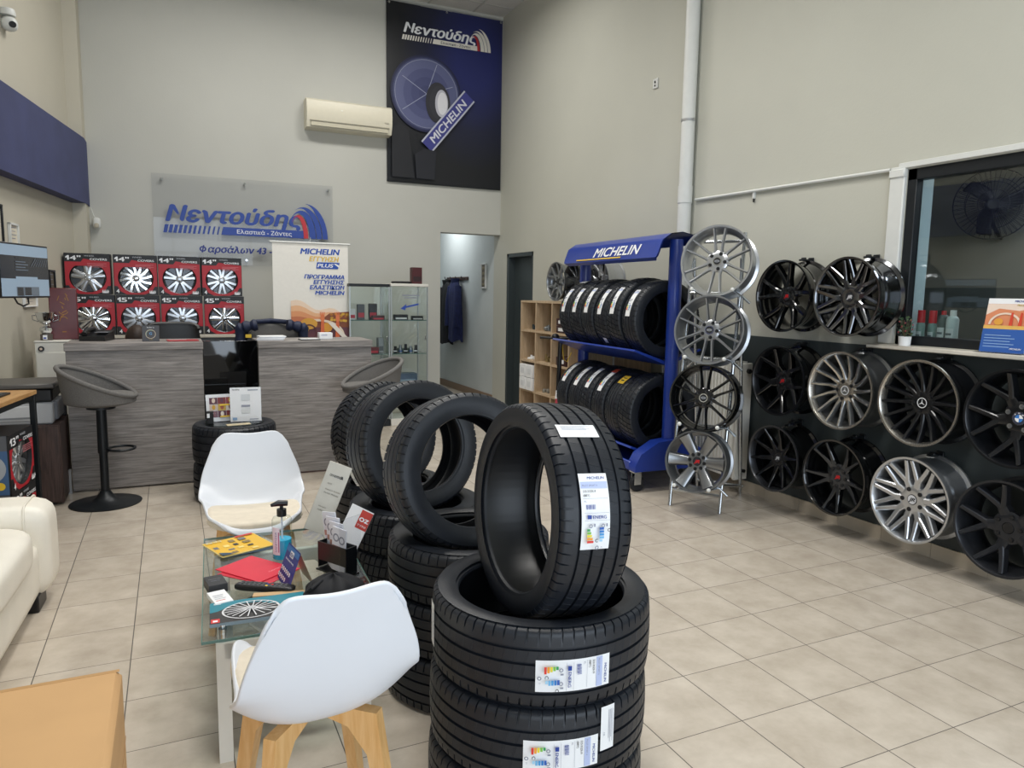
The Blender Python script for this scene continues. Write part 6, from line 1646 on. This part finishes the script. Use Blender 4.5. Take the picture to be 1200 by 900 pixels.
for k, x in enumerate((2.27, 2.33, 2.39, 2.45, 2.51)):
    t = thing('socket_tool', 'steel socket number %s from the dark topped cabinet, middle shelf of the white topped cabinet' % ('one', 'two', 'three', 'four', 'five')[k], 'tool', (x, 7.97, .8155), group='sockets in the white topped cabinet'); t['label'] = 'steel wheel socket standing on the middle shelf of the white topped cabinet'
    b = B(); b.lathe([(0, 0), (.02, 0), (.02, .05), (.016, .055), (.016, .08+.012*(k % 3)), (0, .08+.012*(k % 3))], M_TOOL if k % 2 else M_BMETAL, 16); b.build('body', t); b = B(); b.lathe([(0.0205, .02), (.0215, .02), (.0215, .032), (.0205, .032)], ink('3b62a8') if k % 2 else I_WHT, 16); b.build('band', t)
vit_box('bulb_box', 'blue grey package on the lower shelf of the white topped cabinet', 'box', 2.42, 8.05, .46, .22, .14, .12, '53657a', '8fa3b5')
t = vit_box('carton', 'dark red upright carton on top of the white topped cabinet', 'box', 2.537, 8.05, 1.595, .115, .1, .185, '4a191d', '2a1416'); t.name = 'product_carton'
t = thing('cable_coil', 'flat black coil of cable on top of the white topped cabinet', 'cable', (2.36, 8.05, 1.5955)); b = B(); n = 60
b.tube([((.07+.012*math.sin(i*.9))*math.cos(i*PI/10)*1.3, (.07+.01*math.sin(i*1.3))*math.sin(i*PI/10), .008+.012*i/n) for i in range(n+1)], .007, M_BPLASTIC, 6); b.build('coil', t); b = B(); b.box((.1, .0, .012), (.05, .03, .024), M_BPLASTIC, bev=.003); b.build('plug', t)

# acrylic stands on the tyre table
TZ2 = .5535
t = thing('acrylic_stand', 'acrylic stand with a white document on the glass over the tyres', 'sign stand', (.46, 5.50, TZ2), rad(-4))
b = B(); b.box((0, 0, .125), (.215, .004, .25), M_ACRYL, T(rx=rad(-8))); b.box((0, .03, .003), (.215, .08, .005), M_ACRYL); b.build('stand', t)
c = Canvas(plane_fn((-.105, .0012, .003), (1, 0, 0), (0, .139, .99), .0005)); c.rect(0, 0, .21, .245, M_PAPER); c.text(.015, .225, 'Νεντούδης', .01, I_BLK, .05, .02, .2); c.rect(.12, .222, .07, .007, I_GREY); c.rect(.075, .15, .06, .045, ink('cfd3d6')); c.rect(.075, .105, .06, .014, I_GREY); c.rect(.075, .06, .06, .035, ink('cfd3d6')); c.rect(.015, .012, .03, .018, ink('7d9fc4')); c.rect(.13, .012, .06, .006, I_GREY); c.build('document', t)
t = thing('acrylic_stand', 'acrylic stand with a colourful photo leaflet on the glass over the tyres', 'sign stand', (.305, 5.56, TZ2), rad(6))
b = B(); b.box((0, 0, .1), (.215, .004, .2), M_ACRYL, T(rx=rad(-8))); b.box((0, .03, .003), (.215, .08, .005), M_ACRYL); b.build('stand', t)
c = Canvas(plane_fn((-.105, .0012, .003), (1, 0, 0), (0, .139, .99), .0005)); c.rect(0, 0, .21, .195, M_PAPER)
cols = ['6a2c3a', 'd9c7b8', '5b3040', 'c4a24a', '7a2f30', 'e3d9cc', '8a4040', 'd8a840', 'a0563c']
for i in range(3):
    for j in range(3): c.rect(.022+.056*i, .03+.048*j, .054, .046, ink(cols[(i*2+j) % 9])); c.disc(.05+.056*i, .055+.048*j, .012, .018, ink(cols[(i+j*3+4) % 9]), 10)
c.rect(.09, .112, .07, .012, I_YEL); c.rect(.09, .03, .07, .01, I_YEL); c.build('leaflet', t)
sheet('leaflet', 'beige leaflet lying flat on the round glass over the tyres', 'leaflet', .40, 5.40, rad(8), .16, .06, ink('cdbf9c'), TZ2, .004, lambda c, w, l: c.rect(.03, .02, .1, .01, ink('8a8070')), 'sheet')
t = thing('bottle', 'small black bottle on the round glass beside the photo stand', 'bottle', (.22, 5.5, TZ2)); b = B(); b.box((0, 0, .045), (.045, .03, .09), M_BPLASTIC, bev=.004); b.build('body', t); b = B(); b.box((-.012, -.016, .06), (.018, .002, .03), I_WHT); b.build('bottle_label', t)

# ================================================================ window sill and workshop
SZ = WZ0-.0015
t = thing('potted_plant', 'small leafy plant in a white pot on the window sill', 'plant', (3.945, 2.935, SZ))
b = B(); b.lathe([(0, 0), (.032, 0), (.036, .055), (.032, .055), (.03, .045), (0, .045)], M_PAPER, 24); b.build('pot', t)
rnd = random.Random(11); b = B(); gm = [ink(c) for c in ('3f5a3a', '567048', '2f4a30')]
for k in range(120):
    a = rnd.uniform(0, 2*PI); h = rnd.uniform(.055, .165); r = .05*math.sqrt(rnd.random())*(1-.3*abs(h-.11)/.06); s_ = rnd.uniform(.009, .015)
    p = Vector((r*math.cos(a), r*math.sin(a), h)); X = Matrix.Translation(p) @ Matrix.Rotation(a, 4, 'Z') @ Matrix.Rotation(rnd.uniform(-1.2, .6), 4, 'Y')
    b.add([(0, 0, 0), (s_*.6, -s_*.5, .002), (s_*1.5, 0, .004), (s_*.6, s_*.5, .002)], [(0, 1, 2, 3)], gm[k % 3], X)
b.build('foliage', t)
b = B()
for k in range(6):
    a = k; b.tube([(0, 0, .045), (.02*math.cos(a), .02*math.sin(a), .1), (.03*math.cos(a), .03*math.sin(a), .15)], .002, ink('5a4a34'), 5)
b.build('stem', t)
b = B()
for k in range(10): a = k*1.9; b.pillow((.038*math.cos(a), .038*math.sin(a), .07+.009*k), (.009, .009, .009), ink('b04a52'), 4, 2)
b.build('berry', t)
def spray(x, y, label, r, h, body, capc, caph, capr):
    t = thing('spray_can', label, 'spray can', (x, y, WZ0+.0065))
    b = B(); b.lathe([(0, 0), (r, 0), (r, h), (r*.8, h+.012), (r*.5, h+.018), (0, h+.018)], body, 24); b.build('can', t)
    b = B(); b.lathe([(0, h+.012), (capr, h+.012), (capr*.92, h+.012+caph), (0, h+.012+caph)], ink(capc), 20); b.build('cap', t)
    c = Canvas(lambda x_, y_, l: ((r+.0004*l)*math.cos(PI+x_/r), (r+.0004*l)*math.sin(PI+x_/r), y_)); c.rect(-r*.8, h*.25, r*1.6, h*.4, ink('cfd6d8'), 8, 1); c.rect(-r*.6, h*.4, r*1.1, h*.08, ink('5a6a70'), 8, 1); c.build('can_label', t)
XB = XR+.115
spray(XB, 2.97, 'spray can with red cap standing against the window jamb behind the plant', .024, .115, ink('86a09a'), 'd02a34', .075, .022)
spray(XB, 2.895, 'spray can with red cap, second from the window jamb', .024, .115, ink('7e9690'), 'd02a34', .075, .022)
spray(XB+.01, 2.835, 'dark green spray can with red nozzle behind the window', .03, .16, ink('3d4f50'), 'c23038', .03, .014)
spray(XB-.01, 2.765, 'pale silver spray can with white cap behind the window', .033, .155, ink('b4c2c4'), 'd5dada', .04, .018)
t = thing('glue_tube', 'small yellow tube lying behind the window beside the pale can', 'tube', (XB, 2.68, WZ0+.0065)); b = B(); b.tube([(0, 0, .012), (.0, .06, .012)], [.012, .009], I_YEL, 10); b.build('body', t); b = B(); b.tube([(0, .06, .012), (0, .09, .03)], .003, M_PAPER, 6); b.build('nozzle', t)
t = thing('brochure_holder', 'acrylic holder with an orange and blue leaflet on the window sill', 'brochure holder', (3.935, 2.365, SZ), rad(-90+4))
b = B(); b.box((0, .0, .145), (.235, .004, .29), M_ACRYL, T(rx=rad(-10))); b.box((0, -.004, .05), (.235, .003, .1), M_ACRYL, T(rx=rad(-10))); b.box((0, -.025, .003), (.235, .06, .005), M_ACRYL); b.build('stand', t)
def br(x, y, l): 
    p = Vector((-.11+x, -.004-.0005*l, y)); p = Matrix.Rotation(rad(-10), 4, 'X') @ p; return tuple(p)
c = Canvas(br); W_, H_ = .22, .285
c.rect(0, .004, W_, H_, M_PAPER); c.rect(0, .13, W_, .13, ink('d98a62')); c.poly([(0, .2), (.06, .235), (.16, .225), (W_, .24), (W_, .259), (0, .259)], ink('ead6c6'))
c.text(.13, .27, 'MICHELIN', .011, I_BLUE, .075, .02, .2); c.text(.145, .25, 'PLUS', .01, ink('c9b060'), .04, .03, .2); c.ring(.1, .15, .08, .068, ink('e8d2be'), 24, 0, 180, .8)
for x in (.13, .175): c.poly([(x-.009, .14), (x+.009, .14), (x+.006, .215), (x-.004, .215)], ink('d2452c'))
c.disc(.07, .165, .022, .018, ink('e0a040'), 14); c.rect(0, .125, W_, .02, ink('e2b45c')); c.rect(0, .004, W_, .122, ink('2a5aa8'))
for k in range(5): c.rect(.015, .03+.015*k, .13+.02*(k % 2), .004, ink('8fb0dc'))
c.text(.15, .02, 'MICHELIN', .009, I_WHT, .055, .02, .2); c.build('leaflet', t)
# wall fan in the workshop
t = thing('wall_fan', 'black caged wall fan in the workshop behind the window', 'fan', X=frame((6.1, 3.85, 2.29), (-.82, -.57, 0), (.57, -.82, 0)))
FR = .28
b = B()
for k in range(44):
    a = 2*PI*k/44; b.tube([(.04*math.cos(a), .04*math.sin(a), .075), (.17*math.cos(a), .17*math.sin(a), .07), (FR*.93*math.cos(a), FR*.93*math.sin(a), .04), (FR*math.cos(a), FR*math.sin(a), 0), (FR*.9*math.cos(a), FR*.9*math.sin(a), -.05), (.06*math.cos(a), .06*math.sin(a), -.08)], .0022, M_BMETAL, 5)
for r, z in ((FR, 0), (.2, .066), (.11, .074), (.19, -.06)): b.tube([(r*math.cos(2*PI*i/40), r*math.sin(2*PI*i/40), z) for i in range(40)], .005 if r == FR else .003, M_BMETAL, 6, True)
b.build('cage', t)
for k in range(3):
    def bl(u, v, a0=2*PI*k/3):
        r = .05+.2*u; w_ = .11*math.sin(min(1, u*1.3+.25)*PI*.62); a = a0+.35*u+(v-.5)*w_/r*1.1
        return (r*math.cos(a), r*math.sin(a), .02*(v-.5)*2*(1-.4*u))
    b = B(); b.grid(bl, 12, 6, M_BPLASTIC); o = b.build('blade', t, 60); md = o.modifiers.new('thickness', 'SOLIDIFY'); md.thickness = .003
b = B(); b.cyl((0, 0, -.02), (0, 0, .03), .045, M_BPLASTIC, 20); b.cyl((0, 0, -.2), (0, 0, -.08), .06, M_BPLASTIC, 20, .055); b.build('motor', t)
b = B(); b.tube([(0, 0, -.17), (0, -.1, -.16), (.05, -.2, -.2), (.08, -.25, -.26), (.1, -.25, -.30)], .016, M_BMETAL, 10); b.build('wall_arm', t)
